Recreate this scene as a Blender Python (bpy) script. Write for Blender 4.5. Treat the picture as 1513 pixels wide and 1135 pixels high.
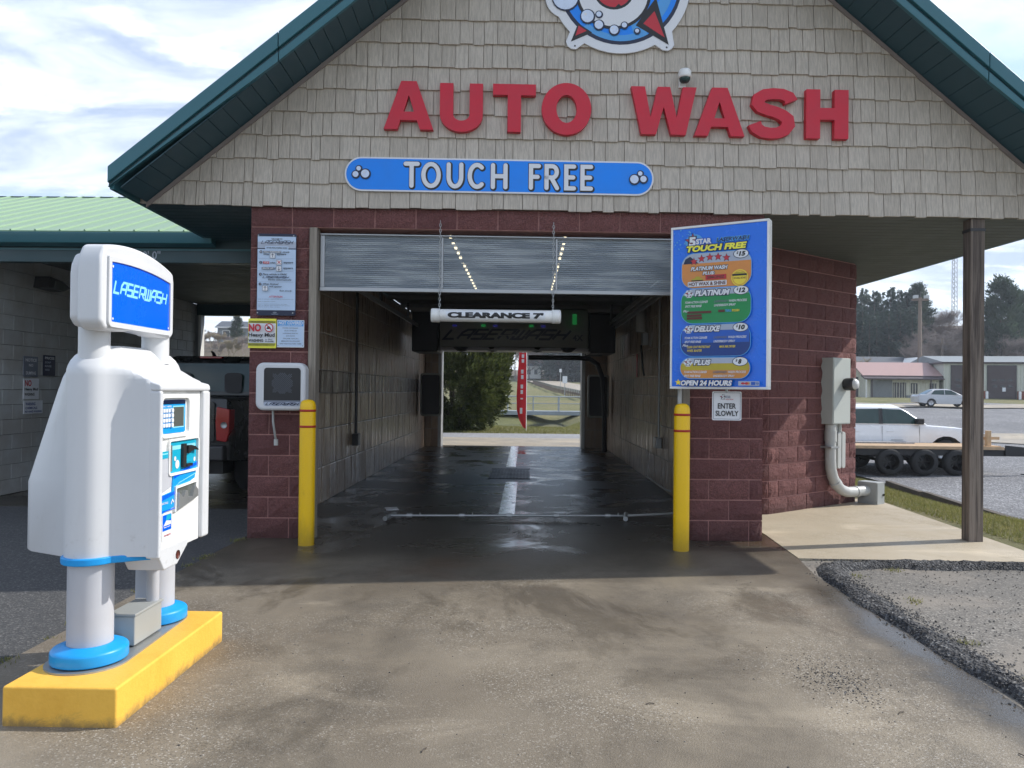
import bpy, bmesh, math, random
import numpy as np
from mathutils import Matrix, Vector
R = math.radians
random.seed(7); rng = np.random.default_rng(7)
for o in list(bpy.data.objects): bpy.data.objects.remove(o)
S = bpy.context.scene; COL = S.collection

# ------------------------------------------------------------------ camera, sky, sun, exposure
cd = bpy.data.cameras.new('camera'); cam = bpy.data.objects.new('camera', cd); COL.objects.link(cam)
cd.sensor_fit = 'HORIZONTAL'; cd.sensor_width = 36; cd.lens = 36*1120/1513
cd.clip_start = .05; cd.clip_end = 2000
def cam_axes(pitch_px=(777., 577.), roll=.0105, F=1120.):
    y = Vector(((pitch_px[0]-756.5)/F, -(pitch_px[1]-567.5)/F, 1)).normalized()
    x = Vector((1, -roll, 0)); x = (x - x.dot(y)*y).normalized()
    z = y.cross(x)
    if z.y < 0: z = -z
    return x, y, z
ax, ay, az_ = cam_axes()
m3 = Matrix(((ax.x, ax.y, -ax.z), (ay.x, ay.y, -ay.z), (az_.x, az_.y, -az_.z)))
cam.matrix_world = Matrix.Translation((0, 0, 1.48)) @ m3.to_4x4()
S.camera = cam
SUN_EL, SUN_AZ = R(41), R(14)                      # azimuth measured from +X towards +Y
w = bpy.data.worlds.new('World'); S.world = w; w.use_nodes = True
nt = w.node_tree; nt.nodes.clear(); N = nt.nodes.new; L = nt.links.new
out = N('ShaderNodeOutputWorld'); bg = N('ShaderNodeBackground'); bg.inputs[1].default_value = .11
sky = N('ShaderNodeTexSky'); sky.sky_type = 'NISHITA'; sky.sun_disc = False
sky.sun_elevation = SUN_EL; sky.sun_rotation = math.pi/2 - SUN_AZ
sky.air_density = 1.0; sky.dust_density = .6; sky.ozone_density = 1.6
tc = N('ShaderNodeTexCoord'); sep = N('ShaderNodeSeparateXYZ'); L(tc.outputs['Generated'], sep.inputs[0])
def math_n(op, a, b=None, c=None):
    n = N('ShaderNodeMath'); n.operation = op
    for i, v in enumerate((a, b, c)):
        if v is None: continue
        if isinstance(v, (int, float)): n.inputs[i].default_value = v
        else: L(v, n.inputs[i])
    return n.outputs[0]
zz = math_n('ADD', math_n('MAXIMUM', sep.outputs[2], 0.0), .16)
cmb = N('ShaderNodeCombineXYZ'); L(math_n('DIVIDE', sep.outputs[0], zz), cmb.inputs[0]); L(math_n('DIVIDE', sep.outputs[1], zz), cmb.inputs[1])
def cloud(scale, detail, rough, dist, off, sx=1, sy=1):
    mp = N('ShaderNodeMapping'); mp.inputs['Location'].default_value = off; mp.inputs['Scale'].default_value = (sx, sy, 1)
    L(cmb.outputs[0], mp.inputs[0]); n = N('ShaderNodeTexNoise'); n.inputs['Scale'].default_value = scale
    n.inputs['Detail'].default_value = detail; n.inputs['Roughness'].default_value = rough; n.inputs['Distortion'].default_value = dist
    L(mp.outputs[0], n.inputs[0]); return n.outputs[0]
def mrange(v, a, b, c=0, d=1):
    n = N('ShaderNodeMapRange'); n.interpolation_type = 'SMOOTHSTEP'
    for i, x in zip((1, 2, 3, 4), (a, b, c, d)): n.inputs[i].default_value = x
    L(v, n.inputs[0]); return n.outputs[0]
def mixc(f, a, b):
    n = N('ShaderNodeMix'); n.data_type = 'RGBA'
    if isinstance(f, float): n.inputs[0].default_value = f
    else: L(f, n.inputs[0])
    for i, v in ((6, a), (7, b)):
        if isinstance(v, tuple): n.inputs[i].default_value = v+(1,)
        else: L(v, n.inputs[i])
    return n.outputs[2]
c1 = cloud(.75, 9, .58, .5, (3.1, 1.2, 0), 1, 1.7)
c2 = cloud(3.2, 8, .6, .3, (1.3, 7.7, 0), 1, 1.8)
veil = mrange(c1, .33, .60); puff = mrange(c2, .52, .72)
c3 = mrange(cloud(1.5, 8, .6, .6, (5.2, 2.4, 0), 1, 1.9), .36, .64)
base = mixc(math_n('MULTIPLY', veil, .88), sky.outputs[0], mixc(c3, (2.5, 3.05, 4.15), (5.4, 5.8, 6.5)))
base = mixc(math_n('MULTIPLY', math_n('MULTIPLY', puff, veil), .7), base, (8.2, 8.4, 8.6))
hz = mrange(sep.outputs[2], .0, .22, 1, 0)
base = mixc(math_n('MULTIPLY', hz, .45), base, (5.6, 6.0, 6.7))
L(base, bg.inputs[0]); L(bg.outputs[0], out.inputs[0])
sd = bpy.data.lights.new('sun', 'SUN'); sd.energy = 2.3; sd.angle = R(.53); sd.color = (1, .955, .88)
so = bpy.data.objects.new('sun', sd); COL.objects.link(so)
sdir = Vector((math.cos(SUN_EL)*math.cos(SUN_AZ), math.cos(SUN_EL)*math.sin(SUN_AZ), math.sin(SUN_EL)))
so.rotation_euler = sdir.to_track_quat('Z', 'Y').to_euler(); so.location = (20, 5, 20)
S.view_settings.view_transform = 'Standard'; S.view_settings.look = 'None'; S.view_settings.gamma = 1
S.view_settings.exposure = 1.05
S.render.engine = 'CYCLES'

# ------------------------------------------------------------------ materials
MATS = {}
def srgb(h):
    h = h.lstrip('#'); c = [int(h[i:i+2], 16)/255 for i in (0, 2, 4)]
    return tuple(x/12.92 if x <= .04045 else ((x+.055)/1.055)**2.4 for x in c)
class NB:                                           # small node-building helper
    def __init__(s, name):
        s.m = bpy.data.materials.new(name); s.m.use_nodes = True; s.t = s.m.node_tree
        s.b = s.t.nodes['Principled BSDF']; MATS[name] = s.m
        s.tc = s.t.nodes.new('ShaderNodeTexCoord')
    def n(s, t): return s.t.nodes.new(t)
    def l(s, a, b): s.t.links.new(a, b)
    def pos(s): return s.n('ShaderNodeNewGeometry').outputs['Position']
    def vec(s, src='Object', scale=(1, 1, 1), loc=(0, 0, 0), rot=(0, 0, 0)):
        mp = s.n('ShaderNodeMapping'); mp.inputs['Scale'].default_value = scale; mp.inputs['Location'].default_value = loc; mp.inputs['Rotation'].default_value = rot
        s.l(s.pos() if src == 'World' else s.tc.outputs[src], mp.inputs[0]); return mp.outputs[0]
    def noise(s, vec, scale, detail=4, rough=.6, dist=0):
        n = s.n('ShaderNodeTexNoise'); n.inputs['Scale'].default_value = scale; n.inputs['Detail'].default_value = detail
        n.inputs['Roughness'].default_value = rough; n.inputs['Distortion'].default_value = dist; s.l(vec, n.inputs[0]); return n.outputs[0]
    def voro(s, vec, scale, out='Distance', feat='F1'):
        n = s.n('ShaderNodeTexVoronoi'); n.feature = feat; n.inputs['Scale'].default_value = scale; s.l(vec, n.inputs[0]); return n.outputs[out]
    def mr(s, v, a, b, c=0., d=1., smooth=True):
        n = s.n('ShaderNodeMapRange'); n.interpolation_type = 'SMOOTHSTEP' if smooth else 'LINEAR'
        for i, x in zip((1, 2, 3, 4), (a, b, c, d)): n.inputs[i].default_value = x
        s.l(v, n.inputs[0]); return n.outputs[0]
    def ma(s, op, a, b=None):
        n = s.n('ShaderNodeMath'); n.operation = op
        for i, v in enumerate((a, b)):
            if v is None: continue
            if isinstance(v, (int, float)): n.inputs[i].default_value = v
            else: s.l(v, n.inputs[i])
        return n.outputs[0]
    def mix(s, f, a, b, mode='MIX'):
        n = s.n('ShaderNodeMix'); n.data_type = 'RGBA'; n.blend_type = mode
        if isinstance(f, (int, float)): n.inputs[0].default_value = f
        else: s.l(f, n.inputs[0])
        for i, v in ((6, a), (7, b)):
            if isinstance(v, tuple): n.inputs[i].default_value = tuple(v[:3])+(1,)
            else: s.l(v, n.inputs[i])
        return n.outputs[2]
    def xyz(s, v):
        n = s.n('ShaderNodeSeparateXYZ'); s.l(v, n.inputs[0]); return n.outputs
    def rnd(s): return s.n('ShaderNodeObjectInfo').outputs['Random']
    def bump(s, h, strength=.3, dist=.01):
        n = s.n('ShaderNodeBump'); n.inputs['Strength'].default_value = strength; n.inputs['Distance'].default_value = dist
        s.l(h, n.inputs['Height'])
        if s.b.inputs['Normal'].links: s.l(s.b.inputs['Normal'].links[0].from_socket, n.inputs['Normal'])
        s.l(n.outputs[0], s.b.inputs['Normal'])
    def set(s, col=None, rough=None, metal=None, **k):
        for key, v in (('Base Color', col), ('Roughness', rough), ('Metallic', metal)):
            if v is None: continue
            if isinstance(v, tuple): s.b.inputs[key].default_value = tuple(v[:3])+(1,)
            elif isinstance(v, (int, float)): s.b.inputs[key].default_value = v
            else: s.l(v, s.b.inputs[key])
        return s
def thin(b, col, k):                               # light passing through leaves and blades
    tr = b.n('ShaderNodeBsdfTranslucent'); b.l(col, tr.inputs[0]); mx = b.n('ShaderNodeMixShader'); mx.inputs[0].default_value = k
    b.l(b.b.outputs[0], mx.inputs[1]); b.l(tr.outputs[0], mx.inputs[2]); b.l(mx.outputs[0], b.t.nodes['Material Output'].inputs[0])
def scl(c, k): return tuple(min(1, x*k) for x in c)
def simple(name, col, rough=.5, metal=0, var=.12, scale=3., bump=0, bscale=60., rv=.1, src='Object', coat=0, spec=None):
    b = NB(name); v = b.vec(src)
    n1 = b.noise(v, scale, 5, .65); 
    b.set(b.mix(b.mr(n1, .3, .7, smooth=False), scl(col, 1-var), scl(col, 1+var)), b.mr(n1, .25, .75, max(.03, rough-rv), min(1, rough+rv)), metal)
    if bump: b.bump(b.noise(v, bscale, 3), bump, .004)
    if coat: b.b.inputs['Coat Weight'].default_value = coat; b.b.inputs['Coat Roughness'].default_value = .05
    if spec is not None: b.b.inputs['Specular IOR Level'].default_value = spec
    return b.m
# siding: woodgrain vinyl shakes
b = NB('shingle_tan'); v = b.vec('World')
gr = b.noise(b.vec('World', (95, 95, 2.2)), 1, 4, .65); gr2 = b.noise(b.vec('World', (34, 34, 1.0)), 1, 3, .6)
c = b.mix(b.rnd(), srgb('#b7ad9f'), srgb('#c8beb0')); c = b.mix(b.mr(gr, .38, .62), b.mix(.36, c, (.17, .15, .13)), c)
c = b.mix(b.mr(b.noise(v, 1.3), .4, .7, 0, .25), c, srgb('#aca294'))
b.set(c, .62); b.bump(gr2, .5, .010); b.bump(gr, .5, .005)
# split-face block
def splitface(name, c0, c1):
    b = NB(name); v = b.vec('World'); n1 = b.noise(v, 26, 6, .7); n2 = b.noise(v, 110, 3, .6); n3 = b.noise(v, 1.6, 4)
    c = b.mix(b.rnd(), c0, c1); c = b.mix(b.mr(n2, .35, .7), scl(c0, .62), c); c = b.mix(b.mr(n1, .62, .8, 0, .5), c, scl(c1, 1.45))
    z = b.xyz(b.pos())[2]
    damp = b.ma('MULTIPLY', b.mr(b.ma('ADD', z, b.ma('MULTIPLY', n3, .3)), .12, .5, 1, 0), .6)
    c = b.mix(damp, c, scl(c0, .28))
    b.set(c, .85); b.bump(n1, 1.0, .04); b.bump(n2, .8, .008); return b.m
splitface('red_block', srgb('#7b4c4b'), srgb('#996560'))
simple('red_mortar', srgb('#b98a84'), .9, 0, .2, 12, .5, 120)
def tile_mat(name, ca, cb):
    b = NB(name); v = b.vec('World'); st = b.noise(b.vec('World', (6, 6, .7)), 1.6, 6, .65); sp = b.noise(v, 45, 3)
    c = b.mix(b.rnd(), ca, cb); z = b.xyz(b.pos())[2]
    c = b.mix(b.mr(st, .45, .75, 0, .45), c, scl(ca, .5)); c = b.mix(b.mr(sp, .6, .75, 0, .25), c, scl(cb, 1.5))
    b.set(c, b.mr(st, .3, .7, .18, .5)); b.bump(sp, .25, .004); return b.m
tile_mat('bay_tile', srgb('#978270'), srgb('#ab967f'))
tile_mat('bay_tile_band', srgb('#5f5550'), srgb('#70635c'))
simple('bay_grout', (.33, .31, .28), .8)
b = NB('white_block'); v = b.vec('World'); n = b.noise(v, 60, 3); n3 = b.noise(v, 1.5, 5)
b.set(b.mix(b.mr(n3, .35, .7), b.mix(b.rnd(), srgb('#b4b8b7'), srgb('#c6c9c7')), srgb('#a8a59f')), .7); b.bump(n, .35, .004)
simple('white_mortar', srgb('#7c7e7d'), .85)
# concrete driveway: stained, wet towards the bay
def concrete(name, dry, dry2, wet=True, dark=.0):
    b = NB(name); v = b.vec('World'); x = b.xyz(b.pos())
    big = b.noise(v, .55, 5, .6, .4); mid = b.noise(v, 2.2, 5, .65, .3); fine = b.noise(v, 85, 3, .7); ag = b.voro(v, 130); ag2 = b.voro(v, 42)
    c = b.mix(b.mr(big, .32, .68), dry, dry2); c = b.mix(b.mr(mid, .5, .75, 0, .5), c, scl(dry2, .68)); c = b.mix(b.mr(b.noise(b.vec('World', (.7, 1.5, 1), (7, 2, 0)), .9, 6, .62, .7), .55, .72, 0, .55), c, scl(dry, 1.5))
    agm = b.mr(b.noise(v, .8, 3, .5, .2), .4, .62)
    spk = b.voro(v, 150, 'Color'); sx = b.xyz(spk)[0]
    c = b.mix(b.ma('MULTIPLY', agm, b.mr(sx, .86, .97, 0, .55)), c, (.50, .47, .42)); c = b.mix(b.ma('MULTIPLY', agm, b.mr(sx, .0, .3, .6, 0)), c, scl(dry2, .45))
    rough = b.mr(mid, .3, .7, .55, .8)
    if wet:                                         # worn wheel tracks
        for xc in (-.95, .85):
            tr = b.ma('SUBTRACT', 1, b.mr(b.ma('ABSOLUTE', b.ma('SUBTRACT', b.ma('ADD', x[0], b.ma('MULTIPLY', b.ma('SUBTRACT', big, .5), .9)), xc)), .15, .55)); c = b.mix(b.ma('MULTIPLY', tr, b.mr(mid, .35, .6, .1, .55)), c, scl(dry2, .62))
    if wet:
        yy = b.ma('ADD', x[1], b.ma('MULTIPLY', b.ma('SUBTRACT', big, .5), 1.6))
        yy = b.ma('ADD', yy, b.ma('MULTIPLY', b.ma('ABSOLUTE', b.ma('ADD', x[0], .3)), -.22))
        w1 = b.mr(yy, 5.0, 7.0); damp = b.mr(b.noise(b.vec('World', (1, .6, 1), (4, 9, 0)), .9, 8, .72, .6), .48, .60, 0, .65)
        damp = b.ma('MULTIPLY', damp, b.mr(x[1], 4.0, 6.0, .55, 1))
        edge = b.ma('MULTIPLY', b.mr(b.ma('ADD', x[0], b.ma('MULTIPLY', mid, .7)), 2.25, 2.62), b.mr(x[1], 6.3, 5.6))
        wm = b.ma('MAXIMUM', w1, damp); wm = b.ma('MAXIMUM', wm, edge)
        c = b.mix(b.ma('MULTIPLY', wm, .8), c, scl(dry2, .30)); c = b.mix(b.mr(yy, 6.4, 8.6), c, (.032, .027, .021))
        brown = b.ma('MULTIPLY', b.mr(b.noise(b.vec('World', (1, 1, 1), (11, 3, 0)), .7, 4), .56, .7, 0, .5), b.mr(x[1], 3, 6.5))
        c = b.mix(brown, c, (.10, .06, .035))
        pud = b.mr(b.noise(b.vec('World', (.9, 1.0, 1), (2.2, 5.1, 0)), 1.15, 6, .62, .6), .44, .70)
        pud = b.ma('MAXIMUM', b.ma('MULTIPLY', pud, b.mr(yy, 5.9, 6.9)), b.ma('MULTIPLY', edge, .6))
        wr = b.mr(pud, 0, 1, .30, .12); rough = b.ma('ADD', b.ma('MULTIPLY', rough, b.ma('SUBTRACT', 1, wm)), b.ma('MULTIPLY', wr, wm))
        hs = b.mr(pud, 0, 1, 1, .05); b.l(b.mr(wm, 0, 1, .5, .32), b.b.inputs['Specular IOR Level'])
        b.set(c, rough); b.bump(b.ma('MULTIPLY', ag, hs), .35, .004); b.bump(b.ma('MULTIPLY', fine, hs), .4, .004); b.bump(b.ma('MULTIPLY', mid, 1), .12, .02)
    else:
        b.set(c, rough); b.bump(fine, .3, .003); b.bump(mid, .15, .02)
    return b.m
concrete('driveway_concrete', srgb('#857b6b'), srgb('#696053'))
concrete('pad_concrete', srgb('#b0a48f'), srgb('#a3967f'), False)
concrete('lane_concrete', srgb('#a89c88'), srgb('#8f877b'), False)
def aggregate(name, c0, c1, cl, sc=55, bump=.8, bd=.012, patch=None):
    b = NB(name); v = b.vec('World'); vc = b.voro(v, sc, 'Color'); r = b.xyz(vc); d = b.voro(v, sc)
    c = b.mix(r[0], c0, c1); c = b.mix(b.mr(r[1], .8, .95), c, cl); big = b.noise(v, .35, 5, .6, .5)
    c = b.mix(b.mr(big, .35, .7, 0, .5), c, scl(c0, 1.1))
    if patch: c = b.mix(b.mr(b.noise(v, 1.1, 5, .6, .4), .45, .62, 0, .85), c, patch)
    b.set(c, .85); b.bump(d, -bump if False else bump, bd); b.bump(b.noise(v, 9, 4), .3, .03); return b.m
aggregate('asphalt_old', (.040, .040, .041), (.075, .075, .075), (.14, .135, .13), 95, .5, .006)
aggregate('asphalt_berm', (.03, .03, .032), (.085, .085, .088), (.2, .2, .2), 60, 1., .02)
aggregate('gravel_lot', (.10, .10, .107), (.25, .25, .26), (.45, .45, .45), 26, 1, .03)
aggregate('dirt_gravel', (.10, .094, .085), (.18, .165, .145), (.30, .28, .25), 90, .4, .005, (.225, .20, .17))
aggregate('road_asphalt', (.20, .20, .21), (.30, .30, .31), (.4, .4, .4), 30, .3, .006)
b = NB('ground_soil'); v = b.vec('World'); n1 = b.noise(v, .12, 5); n2 = b.noise(v, 2.5, 6, .7); n4 = b.noise(v, 40, 3, .7)
c = b.mix(b.mr(n1, .35, .65), (.12, .13, .040), (.20, .175, .075)); c = b.mix(b.mr(n2, .45, .7, 0, .7), c, (.055, .075, .02)); c = b.mix(b.mr(n4, .4, .7, 0, .5), c, (.20, .18, .08))
far = b.mr(b.ma('ADD', b.ma('MULTIPLY', b.xyz(b.pos())[2], 1), b.ma('MULTIPLY', n1, 4)), 5, 8); c = b.mix(far, c, b.mix(n2, (.07, .052, .036), (.16, .125, .08)))
b.set(c, .9); b.bump(n4, .8, .04); b.bump(n2, .5, .15)
b = NB('grass_blade'); c = b.mix(b.noise(b.vec('World'), .9, 4, .6), (.13, .16, .035), (.26, .24, .085)); c = b.mix(b.mr(b.noise(b.vec('World'), 30, 2), .5, .65), c, (.34, .30, .13))
b.set(c, .6); thin(b, c, .45)
simple('white_paint', (.78, .78, .76), .35); simple('sign_white', (.72, .73, .76), .35, var=.03)
simple('blue_sign', (.0, .24, .90), .5, var=.05); simple('navy', srgb('#0e1c3c'), .4, var=.05); simple('black_print', (.012, .012, .014), .45, var=.1)
simple('red_letter', (.56, .006, .028), .42, var=.08, scale=4); simple('print_red', srgb('#c02433'), .4, var=.05)
b = NB('yellow_plastic'); v = b.vec('World'); n = b.noise(b.vec('World', (1, 1, .35)), 14, 6, .7); zb = b.xyz(b.pos())[2]
b.set(b.mix(b.ma('MULTIPLY', b.mr(b.ma('ADD', zb, b.ma('MULTIPLY', n, .25)), .12, .45, 1, 0), .55), b.mix(b.mr(n, .58, .72, 0, .3), srgb('#f0c000'), srgb('#b98f10')), srgb('#6d5a22')), .4); simple('red_tape', srgb('#a51f12'), .4)
b = NB('yellow_paint'); v = b.vec('World'); n = b.noise(v, 2.0, 8, .75, .2); z = b.xyz(b.pos())[2]
c = b.mix(b.mr(n, .42, .75, 0, .7), srgb('#ecb849'), srgb('#d99f30')); c = b.mix(b.mr(b.ma('ADD', b.noise(v, 7, 6, .75, .4), b.ma('MULTIPLY', z, -.5)), .62, .67, 0, .8), c, srgb('#8d7a55')); ed = b.noise(v, 9, 8, .8, .5); c = b.mix(b.ma('MULTIPLY', b.mr(b.ma('ADD', z, b.ma('MULTIPLY', ed, .16)), .07, .14, 1, 0), .8), c, srgb('#6f6046')); c = b.mix(b.mr(b.noise(v, 17, 6, .8, .3), .66, .70, 0, .75), c, srgb('#8a7f6c'))
b.set(c, .6); b.bump(b.noise(v, 45, 4), .35, .006)
b = NB('kiosk_white'); v = b.vec('World'); n = b.noise(v, 2.2, 4)
st = b.noise(b.vec('World', (14, 14, .8)), 1, 5, .7); gm = b.noise(v, 22, 5, .75); zk = b.xyz(b.pos())[2]
c = b.mix(n, (.58, .59, .61), (.66, .67, .68)); c = b.mix(b.mr(st, .56, .74, 0, .22), c, (.40, .39, .36)); c = b.mix(b.ma('MULTIPLY', b.mr(gm, .55, .72), b.mr(zk, .62, 1.0, .35, .05)), c, (.30, .28, .25)); b.set(c, .42); b.b.inputs['Subsurface Weight'].default_value = 0; b.bump(b.noise(v, 160, 2), .06, .002)
simple('kiosk_grey_post', srgb('#b5b7bd'), .5, var=.06, bump=.05); simple('kiosk_blue', srgb('#0e95dc'), .4, var=.06)
simple('kiosk_cyan', srgb('#18a5c4'), .35, var=.05); simple('kiosk_royal', (.0, .12, .92), .25, var=.03); simple('light_cyan', srgb('#8fd8e8'), .4)
simple('screen_grey', (.10, .11, .10), .15); simple('metal_grey', (.36, .37, .37), .4, .6, .1); simple('dark_metal', (.05, .05, .052), .45, .5)
simple('box_grey', srgb('#9a9d9c'), .5, var=.05, bump=.05); simple('box_grey_light', srgb('#b5b9b4'), .5, var=.04); simple('pvc_grey', srgb('#b3b4b1'), .45, var=.05)
simple('wet_steel', (.82, .83, .84), .22, .85, .08, 6)
simple('aluminium', (.40, .41, .42), .45, .7, .1, 2); simple('steel_black', (.02, .02, .022), .5, .2)
simple('roof_green', srgb('#316670'), .38, var=.06, scale=1.2); simple('roof_green_dark', srgb('#1c3f46'), .4, var=.05); simple('soffit_green', srgb('#264852'), .5, var=.05, scale=1)
simple('trim_taupe', srgb('#857a74'), .6); simple('metal_roof_green', srgb('#88a482'), .4, var=.05, scale=.6); simple('soffit_board', srgb('#59605c'), .65, var=.08)
b = NB('timber_grey'); g = b.noise(b.vec('World', (28, 28, .9)), 1, 6, .7, .6); g2 = b.noise(b.vec('World', (70, 70, 1.6)), 1, 4, .7)
c = b.mix(b.mr(g, .35, .65), srgb('#4b423d'), srgb('#84786d')); c = b.mix(b.mr(g2, .55, .7, 0, .7), c, (.03, .026, .023)); b.set(c, .85); b.bump(g, .8, .012); b.bump(g2, .6, .005)
b = NB('timber_jamb'); g = b.noise(b.vec('World', (30, 30, 1.2)), 1, 6, .7, .5); b.set(b.mix(b.mr(g, .35, .65), srgb('#6f675d'), srgb('#9a9184')), .8); b.bump(g, .5, .006)
simple('deck_wood', srgb('#b89c7c'), .7, var=.2, scale=6); simple('pale_timber', srgb('#c4a47e'), .7, var=.15, scale=5)
simple('edge_timber', (.09, .075, .06), .9, var=.3, scale=4)
simple('tyre', (.018, .018, .019), .75, bump=.2); simple('rim_black', (.012, .012, .013), .4); simple('rim_silver', (.5, .5, .52), .3, .8)
simple('car_white', (.76, .78, .80), .25, var=.02, coat=.8); simple('car_silver', (.45, .46, .48), .4, .3, .02, coat=.2); simple('car_dark', (.006, .008, .009), .3, 0, .1, coat=.3)
simple('car_glass', (.02, .05, .048), .04, 0, .1, rv=.02); simple('tail_red', (.30, .008, .010), .15, 0, .1, coat=.5); simple('lamp_clear', (.65, .66, .66), .12); simple('seat_grey', (.06, .06, .065), .8)
simple('plastic_black', (.015, .015, .016), .5); simple('gantry_grey', srgb('#a5a7a0'), .45, var=.08); simple('gantry_text', (.05, .06, .10), .4)
simple('ceiling_dark', (.2, .2, .2), .8); simple('bark', (.085, .068, .055), .9, var=.3, scale=5, bump=.6, bscale=20); simple('twig', (.27, .225, .205), .9, var=.2); simple('twig_pale', (.30, .25, .17), .9, var=.2)
def leafmat(name, c0, c1, sc=.5):
    b = NB(name); v = b.vec('World'); c = b.mix(b.mr(b.noise(v, sc, 5, .7), .3, .7), c0, c1); b.set(c, .65); thin(b, c, .35); return b.m
leafmat('bush_leaf', (.026, .046, .012), (.13, .15, .042), 5.5); leafmat('fir_leaf', (.024, .044, .036), (.055, .085, .062), .25); leafmat('pine_leaf', (.03, .052, .038), (.07, .10, .062), .35)
simple('flag_red', srgb('#d3202e'), .6, var=.06); simple('house_white', (.7, .7, .68), .6); simple('siding_cream', srgb('#c9c6b6'), .55, var=.04); simple('siding_sage', srgb('#b9bbb0'), .5, var=.04)
simple('siding_grey', srgb('#7f8588'), .6); simple('door_brown', srgb('#443a3c'), .55, var=.08); simple('roof_pink', srgb('#a58680'), .5, var=.06); simple('roof_slate', srgb('#50555c'), .7, var=.12); simple('roof_mint', srgb('#88a59d'), .55, var=.06)
simple('brick_far', srgb('#86503f'), .85, var=.3, scale=8); simple('stone_grey', srgb('#7c7f80'), .8, var=.15); simple('window_dark', (.03, .035, .04), .12); simple('galvanised', (.45, .46, .46), .45, .6)
simple('pole_wood', (.20, .155, .125), .85); simple('water_creek', (.05, .06, .06), .05, 0, .2, rv=.02); simple('bridge_grey', srgb('#8d9498'), .55)
simple('print_green', srgb('#0e8a48'), .4, var=.06); simple('print_orange', srgb('#d58a42'), .4, var=.1); simple('print_tan', srgb('#c9873f'), .4); simple('print_gold', srgb('#e9cf3a'), .35); simple('print_yellow', srgb('#f3ec4a'), .4)
simple('print_deep_blue', srgb('#123a80'), .4); simple('print_mid_blue', srgb('#1d59b8'), .4); simple('print_silver', srgb('#a9b2c2'), .4); simple('print_maroon', srgb('#5c2a20'), .45); simple('print_grey', srgb('#707784'), .45); simple('print_olive', srgb('#b6a52c'), .4); simple('print_sky', srgb('#4f9fe0'), .4)
simple('board_blue', (.0, .155, .78), .25, var=.06); simple('bubble', srgb('#cfdcf2'), .3, var=.08, scale=9)
simple('pale_blue_print', srgb('#bcd0e8'), .4, var=.04); simple('label_paper', (.72, .74, .77), .5)
b = NB('door_polycarbonate'); b.set(srgb('#98a1a8'), .3); b.b.inputs['Alpha'].default_value = .72
v = b.vec('World'); b.set(b.mix(b.mr(b.noise(b.vec('World', (1.2, 1, 14)), 1.5, 5, .6), .4, .65), srgb('#939da5'), srgb('#bcc3c8')))
def emit(name, col, k):
    b = NB(name); b.set(col, .4); b.b.inputs['Emission Color'].default_value = col+(1,); b.b.inputs['Emission Strength'].default_value = k
emit('led_warm', (1, .86, .55), 2.6); emit('led_green', (.02, .35, .08), .12); emit('led_blue', (.04, .04, .35), .10)
b = NB('glass_clear'); b.set((.55, .75, .72), .03); b.b.inputs['Alpha'].default_value = .45

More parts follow.
